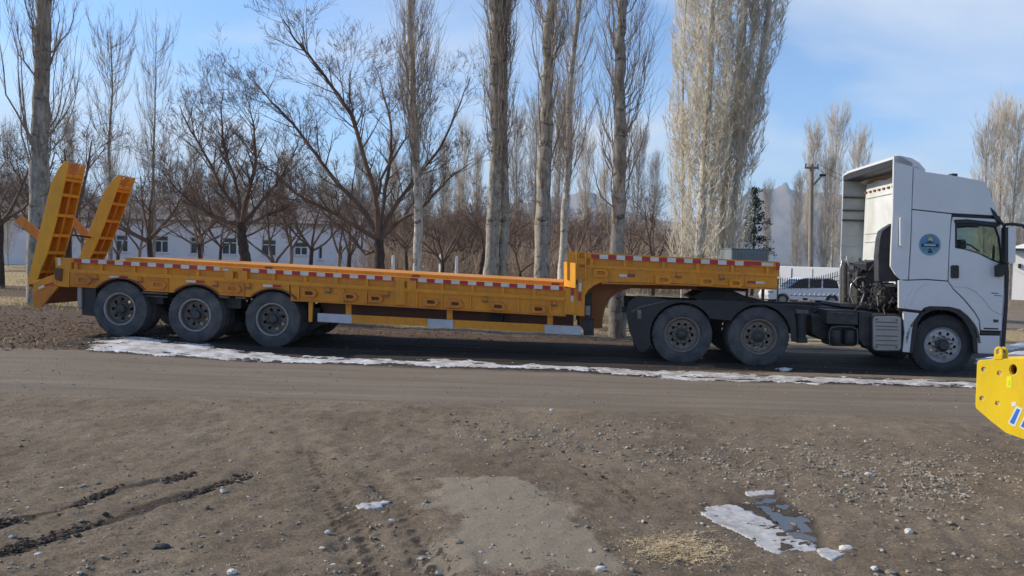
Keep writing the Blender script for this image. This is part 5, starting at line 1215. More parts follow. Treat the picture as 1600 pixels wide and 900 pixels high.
# big dense poplar clump
CL = dict(bark_='bark_pale', tw='twig_pale', rb=0.013, rtw=0.0078, zbias=1.02, out=4.0, lev1=1, tl=0.5, tspread=1.5)
near_poplar('left white-trunked poplar of the big dense clump', [(1091, 400), (1098, 300), (1103, 200), (1110, 90), (1114, 0)], 33, 0.22, 0.13, 108, 430, 0.3, 1.5, 3.0, 26, H=19, steep=(20, 50), **CL)
near_poplar('middle thin-trunked poplar of the big dense clump', [(1126, 400), (1131, 300), (1145, 200), (1160, 90), (1166, 0)], 34, 0.15, 0.11, 109, 310, 0.3, 1.3, 3.0, 26, H=19, **CL)
near_poplar('right leaning poplar of the big dense clump', [(1138, 400), (1148, 300), (1163, 210), (1185, 120), (1203, 0)], 33.5, 0.16, 0.12, 110, 260, 0.3, 0.95, 3.0, 26, H=17, **CL)
near_poplar('slender outer stem at the left edge of the big clump', [(1068, 400), (1067, 300), (1066, 200), (1068, 90), (1072, 0)], 34.5, 0.06, 0.05, 111, 150, 0.3, 0.75, 2.6, 24, H=14, **CL)
# mid and far poplars share a few meshes
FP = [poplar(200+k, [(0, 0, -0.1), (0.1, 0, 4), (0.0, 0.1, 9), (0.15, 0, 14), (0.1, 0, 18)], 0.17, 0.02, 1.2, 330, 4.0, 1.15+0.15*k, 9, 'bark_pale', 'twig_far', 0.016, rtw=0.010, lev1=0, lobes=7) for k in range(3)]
FS = [poplar(220+k, [(0, 0, -0.1), (0.2, 0, 4), (-0.1, 0.1, 8), (0.15, 0, 12), (0.0, 0, 15)], 0.17, 0.02, 3.0, 90, 4.2, 1.6, 10, 'bark_poplar', 'twig_poplar', 0.024, rtw=0.0075, lev1=1, lobes=7) for k in range(2)]
def place_far(ms, px, top, Y, label, rz, kind='poplar_tree', H=18.0, zoff=0.0, wide=1.0, group='poplars standing far off'):
    b = atY(px, 415, Y); topz = atY(px, top, Y).z; z = GZ(b.x, b.y); s = (topz-z)/H
    t = thing(kind, label, 'tree', (b.x, b.y, z), rz, group); t.scale = (s*wide, s*wide, s); link('trunk', ms[0], t); link('crown', ms[1], t); return t
place_far(FS[0], 170, 48, 42, 'sparse poplar rising behind the far ramp, left of two', 0.3, H=15.3, wide=0.9, group='bare poplars behind the trailer')
place_far(FS[1], 240, 66, 46, 'sparse poplar rising right of the far ramp, right of two', 1.9, H=15.3, wide=0.8, group='bare poplars behind the trailer')
far = [(1262, 205, 88, 'left faint poplar beside the utility pole'), (1300, 186, 90, 'tallest faint poplar above the cab fairing'), (1335, 215, 96, 'right faint poplar behind the cab fairing top'), (1286, 250, 80, 'shorter poplar hugging the utility pole'),
       (1243, 285, 92, 'low poplar at the foot of the mountain gap'),
       (1535, 200, 60, 'left poplar of the group behind the cab front'), (1556, 168, 62, 'tallest poplar behind the cab front'), (1578, 185, 60, 'right poplar of the group behind the cab front'), (1598, 260, 64, 'low poplar behind the mirror at right edge'),
       (1196, 292, 150, 'lone slim poplar against the mountain'),
       (690, 232, 85, 'far poplar between the slim poplar and the pair, left one'), (720, 200, 90, 'far poplar between the slim poplar and the pair, middle one'), (742, 240, 88, 'far poplar touching the left side of the pair'),
       (804, 190, 84, 'far poplar tucked right beside the close pair'), (832, 165, 86, 'far narrow poplar at left edge of the dark trunk'), (870, 150, 82, 'far poplar between the dark trunk and the leaning one'), (912, 230, 90, 'far poplar in the gap left of the gooseneck tree'), (940, 265, 95, 'far low poplar just left of the gooseneck tree'),
       (992, 205, 84, 'far poplar directly right of the gooseneck tree'), (1018, 255, 92, 'far low poplar left of the big clump'),
       (12, 205, 62, 'far poplar at the left picture edge'), (108, 190, 66, 'far poplar over the near ramp'), (300, 235, 80, 'far poplar left over the orchard'), (350, 270, 84, 'far low poplar above the orchard'), (560, 230, 82, 'far poplar behind the big spreading tree, right one'), (500, 260, 88, 'far poplar behind the big spreading tree, left one'), (440, 250, 84, 'far poplar behind the orchard middle'), (610, 215, 86, 'far poplar left of the slim pale poplar')]
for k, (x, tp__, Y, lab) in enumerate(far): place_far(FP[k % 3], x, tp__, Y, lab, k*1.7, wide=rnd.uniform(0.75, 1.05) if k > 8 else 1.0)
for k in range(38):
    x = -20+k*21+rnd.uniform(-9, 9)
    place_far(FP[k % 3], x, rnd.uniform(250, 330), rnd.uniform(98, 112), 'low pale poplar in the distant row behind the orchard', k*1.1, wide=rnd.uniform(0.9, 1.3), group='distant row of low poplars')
# the two prominent orchard trees follow the photograph's limbs
path_tree([
    ([(594, 425), (593, 390), (592, 372)], 0.17, 0.13, 0, 0),
    ([(592, 375), (588, 330), (588, 310), (570, 250), (553, 190), (530, 150), (490, 95), (460, 60), (442, 30)], 0.10, 0.018, -2.0, 1.4),
    ([(592, 370), (570, 330), (530, 290), (492, 240), (455, 190), (425, 160), (400, 130)], 0.09, 0.016, 1.0, 1.3),
    ([(592, 375), (560, 355), (515, 330), (470, 310), (430, 270), (405, 255)], 0.08, 0.014, -1.5, 1.0),
    ([(594, 372), (612, 330), (640, 290), (690, 230), (716, 170), (735, 120)], 0.08, 0.012, 1.5, 1.1),
    ([(594, 375), (625, 345), (660, 325), (700, 280), (735, 255)], 0.07, 0.012, -1.5, 0.9),
    ([(592, 370), (600, 310), (610, 250), (612, 200), (600, 150), (590, 110)], 0.08, 0.012, 2.0, 1.0),
    ([(588, 310), (600, 270), (625, 230), (650, 195), (655, 150)], 0.05, 0.010, 0.5, 0.8),
    ([(570, 250), (560, 210), (545, 150), (548, 110)], 0.035, 0.008, -0.8, 0.6),
    ([(590, 385), (572, 400), (550, 370), (530, 350), (500, 345)], 0.06, 0.012, 0.8, 0.8)],
    24, 'orchard_tree', 'largest spreading bare tree, centre-left, one long limb reaching up-left', (594, 430), seed=5, ntw=21, twl=1.15, lev=3, fan=(4, 4, 4), rmin=0.0044, group='bare orchard trees')
path_tree([
    ([(385, 412), (380, 385), (377, 365), (378, 348)], 0.19, 0.15, 0, 0),
    ([(378, 350), (385, 310), (400, 260), (398, 210), (390, 165)], 0.10, 0.014, -1.0, 1.2),
    ([(378, 350), (365, 320), (345, 290), (320, 240), (290, 190), (280, 165)], 0.09, 0.012, 1.0, 1.3),
    ([(378, 352), (350, 345), (310, 325), (280, 300), (255, 270)], 0.08, 0.012, -1.2, 1.1),
    ([(380, 350), (405, 320), (430, 290), (455, 250), (470, 210)], 0.08, 0.012, 0.8, 1.1),
    ([(380, 352), (420, 335), (450, 325), (480, 290)], 0.07, 0.010, -1.0, 0.9),
    ([(378, 350), (370, 290), (350, 230), (345, 170), (350, 140)], 0.07, 0.010, 1.4, 1.1)],
    27, 'orchard_tree', 'dense rounded bare tree with thick dark trunk before the white house', (383, 420), seed=6, ntw=26, twl=1.15, lev=3, fan=(4, 4, 4), rmin=0.0048, group='bare orchard trees')
FT = [fruit_tree(300+k, H=4.7+0.25*k, limbs=(6, 4, 7, 5, 3)[k], lev=4, fan=(5, 5, 5, 5), spread=(1.12, 0.8, 1.2, 1.0, 0.9)[k], trunk_r=0.105, trunk_h=(2.1, 1.7, 1.9, 2.3, 1.3)[k], rmin=0.0042, decay=0.66) for k in range(5)]
orch = [(0, 30, 42, 'bare tree at the left picture edge, low dark limbs'), (112, 28, 42, 'bare tree seen between the two ramps'), (238, 35, 40, 'small tree with forked trunk before the left house window'), (312, 40, 30, 'slim forked tree between two house windows'),
        (428, 34, 33, 'bushy tree with paired stems right of the thick dark trunk'), (487, 35, 32, 'low tree at the middle of the white house'), (545, 38, 35, 'tree before the right end of the white house'),
        (690, 33, 27, 'tree with bent low limbs right of the slim pale poplar'), (742, 31, 30, 'tree forking low just left of the poplar pair'), (812, 38, 28, 'tree between the poplar pair and the dark trunk'),
        (900, 42, 32, 'tree just above the gooseneck corner'), (1020, 40, 36, 'bare tree left of the big poplar clump'), (985, 52, 34, 'tree right of the gooseneck poplar'), (640, 44, 33, 'tree behind the slim pale poplar'), (185, 45, 34, 'tree behind the far ramp'),
        (60, 40, 35, 'tree behind the thick left poplar'), (590, 52, 36, 'tree deep behind the big spreading tree'), (860, 56, 34, 'tree deep behind the dark trunk'), (760, 54, 36, 'tree deep behind the poplar pair'), (940, 60, 36, 'tree deep at the field edge'), (345, 50, 33, 'tree close by the house wall'), (150, 58, 38, 'tree far back between the ramps'), (1050, 60, 34, 'tree at the left foot of the big clump')]
for k, (x, Y, hh, lab) in enumerate(orch):
    b = atY(x, 415, Y); t = tree_thing(FT[k % 5], 'orchard_tree', lab, 'tree', (b.x, b.y, GZ(b.x, b.y)), k*2.1, hh/33.0, 'bare orchard trees')
for k in range(74):
    x = rnd.uniform(-60, 1060); Y = rnd.uniform(46, 74) if x > 600 else rnd.uniform(79, 100); b = atY(x, 415, Y)
    if x < 600 and 60 < Y < 78: continue
    t = tree_thing(FT[k % 5], 'orchard_tree', 'faint bare tree in the brown thicket deep in the orchard', 'tree', (b.x, b.y, GZ(b.x, b.y)), k*1.3, rnd.uniform(0.8, 1.15)*(1.5 if Y > 77 else 1), 'faint trees deep in the orchard')
    cs = t.children[1].material_slots[0]; cs.link = 'OBJECT'; cs.material = M['twig_deep']
for k in range(8):
    x = -20+k*80+rnd.uniform(-14, 14); Y = rnd.uniform(49, 63); b = atY(x, 415, Y)
    t = tree_thing(FT[(0, 3, 1, 4)[k % 4]], 'orchard_tree', 'faint bare tree in the brown thicket deep in the orchard', 'tree', (b.x, b.y, GZ(b.x, b.y)), k*1.9, rnd.uniform(1.15, 1.4), 'faint trees deep in the orchard')
    cs = t.children[1].material_slots[0]; cs.link = 'OBJECT'; cs.material = M['twig_deep']
# thicket of brown shoots beyond the orchard
def thicket():
    B = MB(); rnd.seed(77)
    for k in range(520):
        Y = rnd.uniform(44, 95); x = rnd.uniform(-60, 1085); b = atY(x, 415, Y); bz = GZ(b.x, b.y)
        if Y < 76 and x < 590: Y = rnd.uniform(80, 100); b = atY(x, 415, Y)
        Hh = rnd.uniform(2.0, 5.6)*(0.8 if Y < 60 else 1.45)
        for j in range(44):
            p = Vector((b.x+rnd.gauss(0, 1.1), b.y+rnd.gauss(0, 0.8), bz)); h = Hh*rnd.uniform(0.35, 1.0)
            q = p+Vector((rnd.gauss(0, 0.45), rnd.gauss(0, 0.4), h*0.6)); e = q+Vector((rnd.gauss(0, 0.5), rnd.gauss(0, 0.3), h*0.4)); r = 0.014
            B.tube([p, q, e], [r, r*0.8, r*0.35], 3, False)
            if j % 2: B.tube([q, q+Vector((rnd.gauss(0, 0.6), rnd.gauss(0, 0.3), h*0.3))], [r*0.7, r*0.35], 3, False)
    o = B.build('thicket', M['twig_thicket'], recalc=False); tag(o, 'brown mass of bare shrubs beyond the orchard', kind='stuff')
thicket()
# dark conifer left of the mountain gap
def conifer():
    rnd.seed(9); b = atY(1177, 400, 52); z0 = GZ(b.x, b.y); H = atY(1177, 292, 52).z-z0
    t = thing('conifer', 'dark evergreen at the right foot of the big poplar clump', 'tree', (b.x, b.y, z0))
    MB().tube([(0, 0, 0), (0, 0, H)], [0.13, 0.02], 8).build('trunk', M['bark_fruit'], t)
    F = MB(); Lb = MB()
    for k in range(95):
        zz = 0.8+(H-0.9)*rnd.random(); L = (1-zz/H)**0.75*1.75*rnd.uniform(0.5, 1.15)+0.15; az = rnd.uniform(0, 6.28)
        d = Vector((math.cos(az), math.sin(az), rnd.uniform(-0.25, 0.15))); p0 = Vector((0, 0, zz)); pts = [p0, p0+d*L*0.5, p0+d*L+Vector((0, 0, 0.12*L))]
        Lb.tube(pts, [0.02, 0.013, 0.006], 4, False)
        for j in range(34):
            tt = rnd.uniform(0.2, 1.02); q = pts[0]+(pts[2]-pts[0])*tt; c = q+Vector((rnd.gauss(0, .12), rnd.gauss(0, .12), rnd.gauss(0, .08)))
            a = rv(0.09); e = rv(0.09); F.add([tuple(c), tuple(c+a), tuple(c+e)], [(0, 1, 2)])
    Lb.build('branches', M['bark_fruit'], t, recalc=False); F.build('crown', M['needles'], t, recalc=False)
conifer()

# ------------------------------------------------------------------ buildings
def house():
    Y = 68; xl = atY(-140, 400, Y).x; xr = atY(575, 400, Y).x; z0 = -0.1; ze = atY(300, 346, Y).z; zr = ze+1.9
    t = thing('white_house', 'long low white house with grey roof behind the orchard', 'building', ((xl+xr)/2, Y, 0)); cx = (xl+xr)/2
    wins = []
    for x, wpx, y0, y1 in ((5, 0, 0, 0), (190, 19, 367, 394), (252, 21, 368, 395), (308, 22, 370, 397), (358, 23, 371, 398), (470, 20, 378, 399), (500.5, 6, 385, 405), (532, 6, 384, 407), (420, 22, 374, 400), (578, 12, 381, 407)):
        if wpx:
            a = atY(x-wpx/2, y0, Y); c = atY(x+wpx/2, y1, Y); wins.append((a.x-cx, c.x-cx, c.z, a.z))
    wins = [w for w in wins if w[1] < xr-cx-0.1]
    outer = [(xl-cx, z0), (xr-cx, z0), (xr-cx, ze), (xl-cx, ze)]
    MB().prism([outer]+[[(a, c), (b_, c), (b_, d), (a, d)] for a, b_, c, d in wins], 0, 0.35).build('wall', M['plaster'], t)
    MB().box(xr-cx-0.3, xr-cx, 0.35, 8, z0, ze).build('wall', M['plaster'], t); MB().box(xl-cx, xl-cx+0.3, 0.35, 8, z0, ze).build('wall', M['plaster'], t)
    MB().box(xl-cx, xr-cx, 7.7, 8, z0, ze-0.01).build('wall', M['plaster'], t); MB().box(xl-cx+0.3, xr-cx-0.3, 0.5, 7.7, z0, z0+0.2).build('floor', M['roofing'], t)
    for a, b_, c, d in wins:
        w = MB().prism([[(a, c), (b_, c), (b_, d), (a, d)], [(a+0.07, c+0.07), (b_-0.07, c+0.07), (b_-0.07, d-0.07), (a+0.07, d-0.07)]], 0.08, 0.16)
        if b_-a > 0.8: w.box((a+b_)/2-0.05, (a+b_)/2+0.05, 0.085, 0.155, c+0.07, d-0.45); w.box(a+0.07, b_-0.07, 0.083, 0.157, d-0.50, d-0.42)
        fr = w.build('window', M['win_frame'], t); MB().box(a+0.02, b_-0.02, 0.17, 0.19, c+0.02, d-0.02).build('pane', M['win_dark'], fr)
        MB().box(a-0.12, b_+0.12, -0.08, 0.0, c-0.1, c-0.01).build('sill', M['win_frame'], fr)
    v = []; L = xl-cx-0.4; Rr_ = xr-cx+0.4
    for x in (L, Rr_): v += [(x, -0.5, ze-0.05), (x, 4.0, zr), (x, 8.5, ze-0.05), (x, -0.5, ze+0.1), (x, 4.0, zr+0.16), (x, 8.5, ze+0.1)]
    MB().add(v, [(0, 1, 7, 6), (1, 2, 8, 7), (3, 9, 10, 4), (4, 10, 11, 5), (0, 6, 9, 3), (2, 5, 11, 8), (0, 3, 4, 1), (1, 4, 5, 2), (6, 7, 10, 9), (7, 8, 11, 10)]).build('roof', M['roofing'], t)
    for x in (xl-cx, xr-cx-0.3): MB().prism([[(0, 0)]*1+[(0.0, 0.0)]], 0, 0) if False else MB().add([(x, 0.0, ze-0.02), (x, 8, ze-0.02), (x, 4, zr-0.1), (x+0.3, 0.0, ze-0.02), (x+0.3, 8, ze-0.02), (x+0.3, 4, zr-0.1)], [(0, 1, 2), (5, 4, 3), (0, 3, 4, 1), (1, 4, 5, 2), (2, 5, 3, 0)]).build('gable', M['plaster'], t)
house()
def right_house():
    Y = 46; xl = atY(1583, 420, Y).x; z0 = -0.5; ze = atY(1590, 392, Y).z; zr = atY(1610, 376, Y).z
    t = thing('white_outbuilding', 'bright white building with dark eaves behind the mirror at right edge', 'building', (xl, Y, 0), R(-38))
    MB().box(0, 9, 0, 6, z0+0.6, ze).build('wall', M['plaster_r'], t); MB().box(-0.02, 9.02, -0.02, 6.02, z0, z0+0.6).build('plinth', M['concrete_pole'], t)
    MB().box(-0.3, 9.3, -0.35, 6.35, ze, ze+0.14).build('eaves', M['win_dark'], t)
    MB().add([(-0.3, -0.35, ze+0.14), (9.3, -0.35, ze+0.14), (9.3, 6.35, ze+0.14), (-0.3, 6.35, ze+0.14), (2.0, 3, zr+0.5), (7, 3, zr+0.5)], [(0, 1, 5, 4), (1, 2, 5), (2, 3, 4, 5), (3, 0, 4), (3, 2, 1, 0)]).build('roof', M['plaster_r'], t)
    f = MB().box(2.4, 3.6, -0.04, 0.03, 1.2, 2.4).build('window', M['win_frame'], t); MB().box(2.5, 3.5, -0.05, -0.042, 1.3, 2.3).build('pane', M['win_dark'], f)
    MB().box(0.25, 0.4, -0.12, 0.0, 2.0, 2.25).build('wall_lamp', M['win_dark'], t)
right_house()
def shed():
    Y = 30.5; a = atY(1143, 389, Y); c = atY(1201, 391, Y)
    t = thing('metal_container', 'blue-grey metal container top showing over the gooseneck', 'container', (a.x, Y, -0.3))
    h = a.z+0.3; w = c.x-a.x
    MB().box(0, w, 0, 2.4, 1.45, h).build('body', M['grey_shed'], t, bevel=0.03)
    for x_, y_ in ((0.06, 0.1), (w-0.16, 0.1), (0.06, 2.2), (w-0.16, 2.2)): MB().box(x_, x_+0.1, y_, y_+0.1, 0, 1.45).build('leg', M['iron'], t)
    rb = MB()
    for k in range(12): rb.box(0.05+k*w/12, 0.05+k*w/12+0.05, -0.02, 0.0, 1.5, h-0.1)
    rb.build('corrugation', M['grey_shed'], t)
    MB().box(-0.02, w+0.02, -0.03, 2.43, h, h+0.03).build('roof', M['grey_shed'], t)
shed()
def low_wall():
    Y = 75; a = atY(1190, 415, Y); c = atY(1236, 415, Y)
    t = thing('white_wall', 'short stretch of low white wall under the mountain gap', 'wall', (a.x, Y, -0.3))
    MB().box(0, c.x-a.x, 0, 0.4, 0, atY(1215, 412.5, Y).z+0.3).build('wall_body', M['plaster_r'], t, bevel=0.02)
    MB().box(-0.05, c.x-a.x+0.05, -0.05, 0.45, atY(1215, 412.5, Y).z+0.3, atY(1215, 412.5, Y).z+0.4).build('coping', M['plaster_r'], t)
low_wall()
# utility pole
def pole():
    Y = 46; a = atY(1266.5, 440, Y); top = atY(1268.5, 257, Y); z0 = GZ(a.x, a.y)
    t = thing('utility_pole', 'tall wooden utility pole with a crossarm behind the truck frame', 'pole', (a.x, Y, z0)); h = top.z-z0; dx = top.x-a.x
    MB().tube([(-dx*0.2, 0, -0.2), (dx*0.5, 0, h*0.5), (dx, 0, h)], [0.17, 0.14, 0.11], 10).build('post', M['concrete_pole'], t, smooth=50)
    MB().box(dx-0.42, dx+0.42, -0.06, 0.06, h-0.26, h-0.14).build('crossarm', M['concrete_pole'], t)
    for k in (-0.36, 0.02, 0.36): MB().tube([(dx+k, 0, h-0.14), (dx+k, 0, h+0.06)], [0.05, 0.03], 8).build('insulator', M['iron'], t)
    MB().tube([(dx+0.1, 0, h-1.25), (dx+0.42, 0, h-0.9), (dx+0.62, 0, h-0.65)], 0.06, 6).build('lamp_arm', M['concrete_pole'], t); MB().box(dx+0.5, dx+0.85, -0.09, 0.09, h-0.68, h-0.55).build('lamp_head', M['iron'], t)
    w = MB()
    for y in (0,):
        for k in (-0.36, 0.36):
            w.tube([(dx+k+i*1.6, 0+i*2.0, h+0.05-0.5*math.sin(math.pi*i/14)) for i in range(15)], 0.012, 4, False)
    w.build('wire', M['iron'], t)
pole()
# white hatchback and van behind, wrought fence
def car():
    Y = 38.5; a = atY(1200, 470, Y); c = atY(1316, 470, Y); z0 = atY(1255, 478, Y).z
    L = c.x-a.x; t = thing('parked_car', 'small white hatchback parked beyond the truck frame', 'car', (a.x, Y, z0))
    def cx(f): return f*L
    Hh = 1.42
    body = [(0.02, 0.28), (0.0, 0.5), (0.03, 0.72), (0.10, 0.80), (0.26, 0.90), (0.97, 0.93), (1.0, 0.80), (0.995, 0.3), (0.93, 0.26)]
    def ar(c0): return [(c0+0.088*math.cos(t_), 0.30+0.32*math.sin(t_)) for t_ in np.linspace(0, math.pi, 9)]
    poly = body+ar(0.865)+ar(0.20)
    poly = [(cx(x), z) for x, z in poly]
    MB().prism([poly], 0.0, 1.6).build('body', M['car_white'], t, bevel=0.05)
    MB().prism([[(cx(0.27), 0.9), (cx(0.42), 1.30), (cx(0.50), 1.36), (cx(0.86), 1.36), (cx(0.94), 1.24), (cx(0.965), 0.92)]], 0.07, 1.53).build('greenhouse', M['win_dark'], t, bevel=0.06)
    MB().prism([[(cx(0.41), 1.31), (cx(0.5), 1.37), (cx(0.86), 1.38), (cx(0.95), 1.26), (cx(0.93), 1.30), (cx(0.85), 1.42), (cx(0.5), 1.42)]], 0.06, 1.54).build('roof', M['car_white'], t, bevel=0.01)
    for x in (0.555, 0.73): MB().box(cx(x)-0.04, cx(x)+0.04, 0.055, 0.07, 0.92, 1.36).build('pillar', M['car_white'], t)
    for x in (0.20, 0.865):
        w = MB().lathe([(0.18, 0.28), (0.02, 0.28), (0.0, 0.24), (0.0, 0.0)], (cx(x), 0.04, 0.29), 24).build('wheel', M['tyre_dark'], t, smooth=40)
        MB().lathe([(0.0, 0.17), (-0.015, 0.15), (-0.005, 0.0)], (cx(x), 0.035, 0.29), 16).build('hubcap', M['rim_lip'], w, smooth=40)
        MB().lathe([(0.16, 0.28), (0.0, 0.28), (0.0, 0.0)], (cx(x), 1.4, 0.29), 20).build('wheel', M['tyre_dark'], t)
    MB().box(cx(0.015), cx(0.07), -0.01, 0.25, 0.60, 0.72).build('headlight', M['bright_metal'], t, bevel=0.02)
    MB().box(cx(0.975), cx(1.002), -0.01, 0.2, 0.62, 0.86).build('tail_light', M['tape_red'], t)
    MB().box(cx(0.30), cx(0.93), -0.015, 0.0, 0.50, 0.53).build('side_moulding', M['iron'], t)
    MB().box(cx(0.47), cx(0.53), -0.03, 0.0, 0.28, 0.40).build('side_vent', M['iron'], t)
car()
def van():
    Y = 44.0; a = atY(1212, 440, Y); c = atY(1330, 440, Y); z0 = -0.33; zt = atY(1260, 417, Y).z-z0; L = c.x-a.x
    t = thing('parked_van', 'white box van standing behind the small hatchback', 'van', (a.x, Y, z0), R(-32)); L *= 1.14
    MB().prism([[(0, 0.5), (0, zt), (L*0.80, zt), (L*0.88, zt-0.12), (L*0.97, 1.25), (L, 1.1), (L, 0.45)]], 0, 2.0).build('body', M['van_white'], t, bevel=0.05)
    MB().prism([[(L*0.80, 1.3), (L*0.80, zt-0.2), (L*0.86, zt-0.2), (L*0.94, 1.3)]], -0.01, 0.0).build('window', M['win_dark'], t)
    MB().box(L*0.17, L*0.18, -0.012, 0, 0.6, zt-0.1).build('door_seam', M['iron'], t); MB().box(L*0.40, L*0.405, -0.012, 0, 0.6, zt-0.1).build('door_seam', M['iron'], t)
    for x in (0.2, 0.82): MB().lathe([(0.2, 0.34), (0.0, 0.34), (-0.01, 0.2), (0, 0)], (L*x, 0.03, 0.36), 20).build('wheel', M['tyre_dark'], t)
van()
def iron_fence():
    Y = 35.5; t0 = atY(1214, 455, Y); t = thing('iron_fence', 'black spiked iron fence in front of the white hatchback', 'fence', (t0.x, Y, 0))
    n = 34; pts = []
    for i in range(n):
        x = 1216+i*3.55; f = max(0, (x-1262)/72); yt = 437-19*f**1.5*1.0-1.2*math.sin(f*3); p = atY(x, yt, Y)-Vector((t0.x, Y, 0)); p.y = 0; pts.append(p)
    for i, p in enumerate(pts):
        zb_ = atY(1216+i*3.55, 452 if i < 13 else 452-14*((i-13)/21)**1.4, Y).z
        b = MB().tube([(p.x, 0, p.z+0.10), (p.x, 0, p.z+0.02), (p.x, 0, zb_)], [0.003, 0.022, 0.016], 5)
        b.build('picket', M['iron'], t)
    for off in (0.16, 0.38):
        MB().tube([(p.x, 0.0, p.z-off) for p in pts], 0.014, 5).build('rail', M['iron'], t)
    for x in (0, len(pts)-1): MB().tube([(pts[x].x, 0.02, -0.4), (pts[x].x, 0.02, pts[x].z+0.05)], 0.04, 8).build('fence_post', M['iron'], t)
    # pale lower rings
    for i in range(12):
        p = atY(1240+i*7.5, 458.5, Y)-Vector((t0.x, Y, 0)); 
        b = MB(); ring = [(p.x+0.09*math.cos(q), 0, p.z+0.10*math.sin(q)) for q in np.linspace(0, 2*math.pi, 13)]; b.tube(ring, 0.012, 4, False); b.build('ring', M['win_frame'], t)
iron_fence()
def far_car():
    Y = 62; a = atY(656, 420, Y); t = thing('parked_car', 'tiny white car half hidden by the slim pale poplar', 'car', (a.x, Y, -0.05), 0.0); L = 1.7
    MB().prism([[(0, 0.3), (0, 0.85), (0.25, 0.95), (0.45, 1.4), (1.35, 1.42), (1.6, 1.0), (1.7, 0.9), (1.7, 0.3)]], 0, 3.8).build('body', M['car_white'], t, bevel=0.08)
    MB().prism([[(0.32, 0.98), (0.5, 1.34), (1.3, 1.36), (1.48, 1.0)]], -0.02, 0.0).build('windscreen', M['win_dark'], t)
    for x in (0.1, 1.4): MB().box(x, x+0.2, 0.1, 0.7, 0, 0.35).build('wheel', M['tyre_dark'], t, bevel=0.05)
    for x in (0.08, 1.32): MB().box(x, x+0.28, -0.03, 0.0, 0.62, 0.78).build('headlight', M['bright_metal'], t)
far_car()
for k, (x, Y, yt, lab) in enumerate(((688, 40, 397, 'whitewashed post left of the pair, nearer the slim poplar'), (713, 42, 400, 'whitewashed post midway between slim poplar and pair'), (757, 44, 403, 'whitewashed post touching the left of the pair'), (614, 38, 398, 'whitewashed post beside the big spreading tree'), (874, 36, 410, 'whitewashed post left of the gooseneck corner, left one'), (881, 38, 412, 'whitewashed post left of the gooseneck corner, right one'), (1088, 30, 458, 'white marker post seen under the gooseneck'))):
    b = atY(x, 430, Y); z0 = GZ(b.x, b.y); h = max(0.6, atY(x, yt, Y).z-z0)
    o = MB().tube([(0, 0, -0.1), (0, 0, h*0.96), (0, 0, h)], [0.09, 0.08, 0.04], 8).build('whitewashed_post', M['plaster_r'], smooth=40); o.location = (b.x, b.y, z0); tag(o, lab, 'post', 'whitewashed posts in the orchard')

# ------------------------------------------------------------------ mountains
def mountain(name, label, pts_px, Y, depth, seed):
    """ridge profile given by picture heights; slope runs down towards the viewer and away"""
    xs = np.linspace(pts_px[0][0], pts_px[-1][0], 160); hy = np.interp(xs, [p[0] for p in pts_px], [p[1] for p in pts_px])
    V = []; F = []; rows = 40
    for j in range(rows+1):
        t = j/rows; yy = Y-depth+2*depth*t; k = 1-abs(2*t-1)**1.15
        for x, h in zip(xs, hy):
            p = atY(x, h, Y); rdg = fbm(np.array([p.x/150.0]), np.array([yy/330.0]), seed, 6)[0]
            V.append((p.x, yy, -20+(p.z+20)*k*(0.55+0.8*rdg if k < 0.97 else 1.0+0.05*(rdg-0.5))))
    n = len(xs)
    for j in range(rows):
        for i in range(n-1): a = j*n+i; F.append((a, a+1, a+n+1, a+n))
    o = MB().add(V, F).build(name, M['mountain'], smooth=80, recalc=False); tag(o, label, kind='structure')
mountain('mountain', 'bare brown mountain in the gap left of the utility pole', [(1020, 360), (1120, 330), (1180, 293), (1200, 297), (1222, 293), (1250, 300), (1330, 320), (1500, 350), (1700, 372)], 3400, 600, 5)
mountain('mountain_range', 'long low mountain ridge behind the orchard', [(-250, 290), (-60, 268), (20, 280), (100, 318), (300, 345), (600, 350), (760, 335), (840, 312), (905, 302), (960, 325), (1060, 350)], 4200, 1100, 8)

# ------------------------------------------------------------------ loose matter on the ground
rs = np.random.RandomState(4)
ICO = None
def ico():
    bm = bmesh.new(); bmesh.ops.create_icosphere(bm, subdivisions=1, radius=1); v = np.array([x.co[:] for x in bm.verts]); f = np.array([[q.index for q in p.verts] for p in bm.faces]); bm.free(); return v, f
IV, IF = ico()
def scatter_stones(name, P_, size, mat, label, sq=0.6):
    n = len(P_); nv = len(IV)
    V = np.repeat(IV[None], n, 0)*(1+0.28*rs.randn(n, nv, 1))
    V = V*(size[:, None, None]*(0.6+0.8*rs.rand(n, 1, 3)))*np.array([1, 1, sq])
    a = rs.rand(n)*6.28; c, s_ = np.cos(a)[:, None], np.sin(a)[:, None]
    x = V[:, :, 0]*c-V[:, :, 1]*s_; y = V[:, :, 0]*s_+V[:, :, 1]*c
    V[:, :, 0] = x+P_[:, None, 0]; V[:, :, 1] = y+P_[:, None, 1]; V[:, :, 2] += P_[:, None, 2]
    F = (IF[None]+np.arange(n)[:, None, None]*nv).reshape(-1, 3)
    me = bpy.data.meshes.new(name); me.from_pydata(V.reshape(-1, 3).tolist(), [], F.tolist()); me.materials.append(mat)
    o = link(name, me); tag(o, label, kind='stuff'); return o
def on_ground(n, x0, x1, y0, y1, dens=None):
    """random spots on the ground, evenly over the picture area"""
    X = []; Yv = []
    while len(X) < n:
        px = rs.uniform(x0, x1, n); py = rs.uniform(y0, y1, n)
        if dens is not None: k = rs.rand(n) < dens(px, py); px, py = px[k], py[k]
        for a, b_ in zip(px, py): x, y = gxy(a, b_); X.append(x); Yv.append(y)
    X = np.array(X[:n]); Yv = np.array(Yv[:n]); return np.stack([X, Yv, gz(X, Yv)], 1)
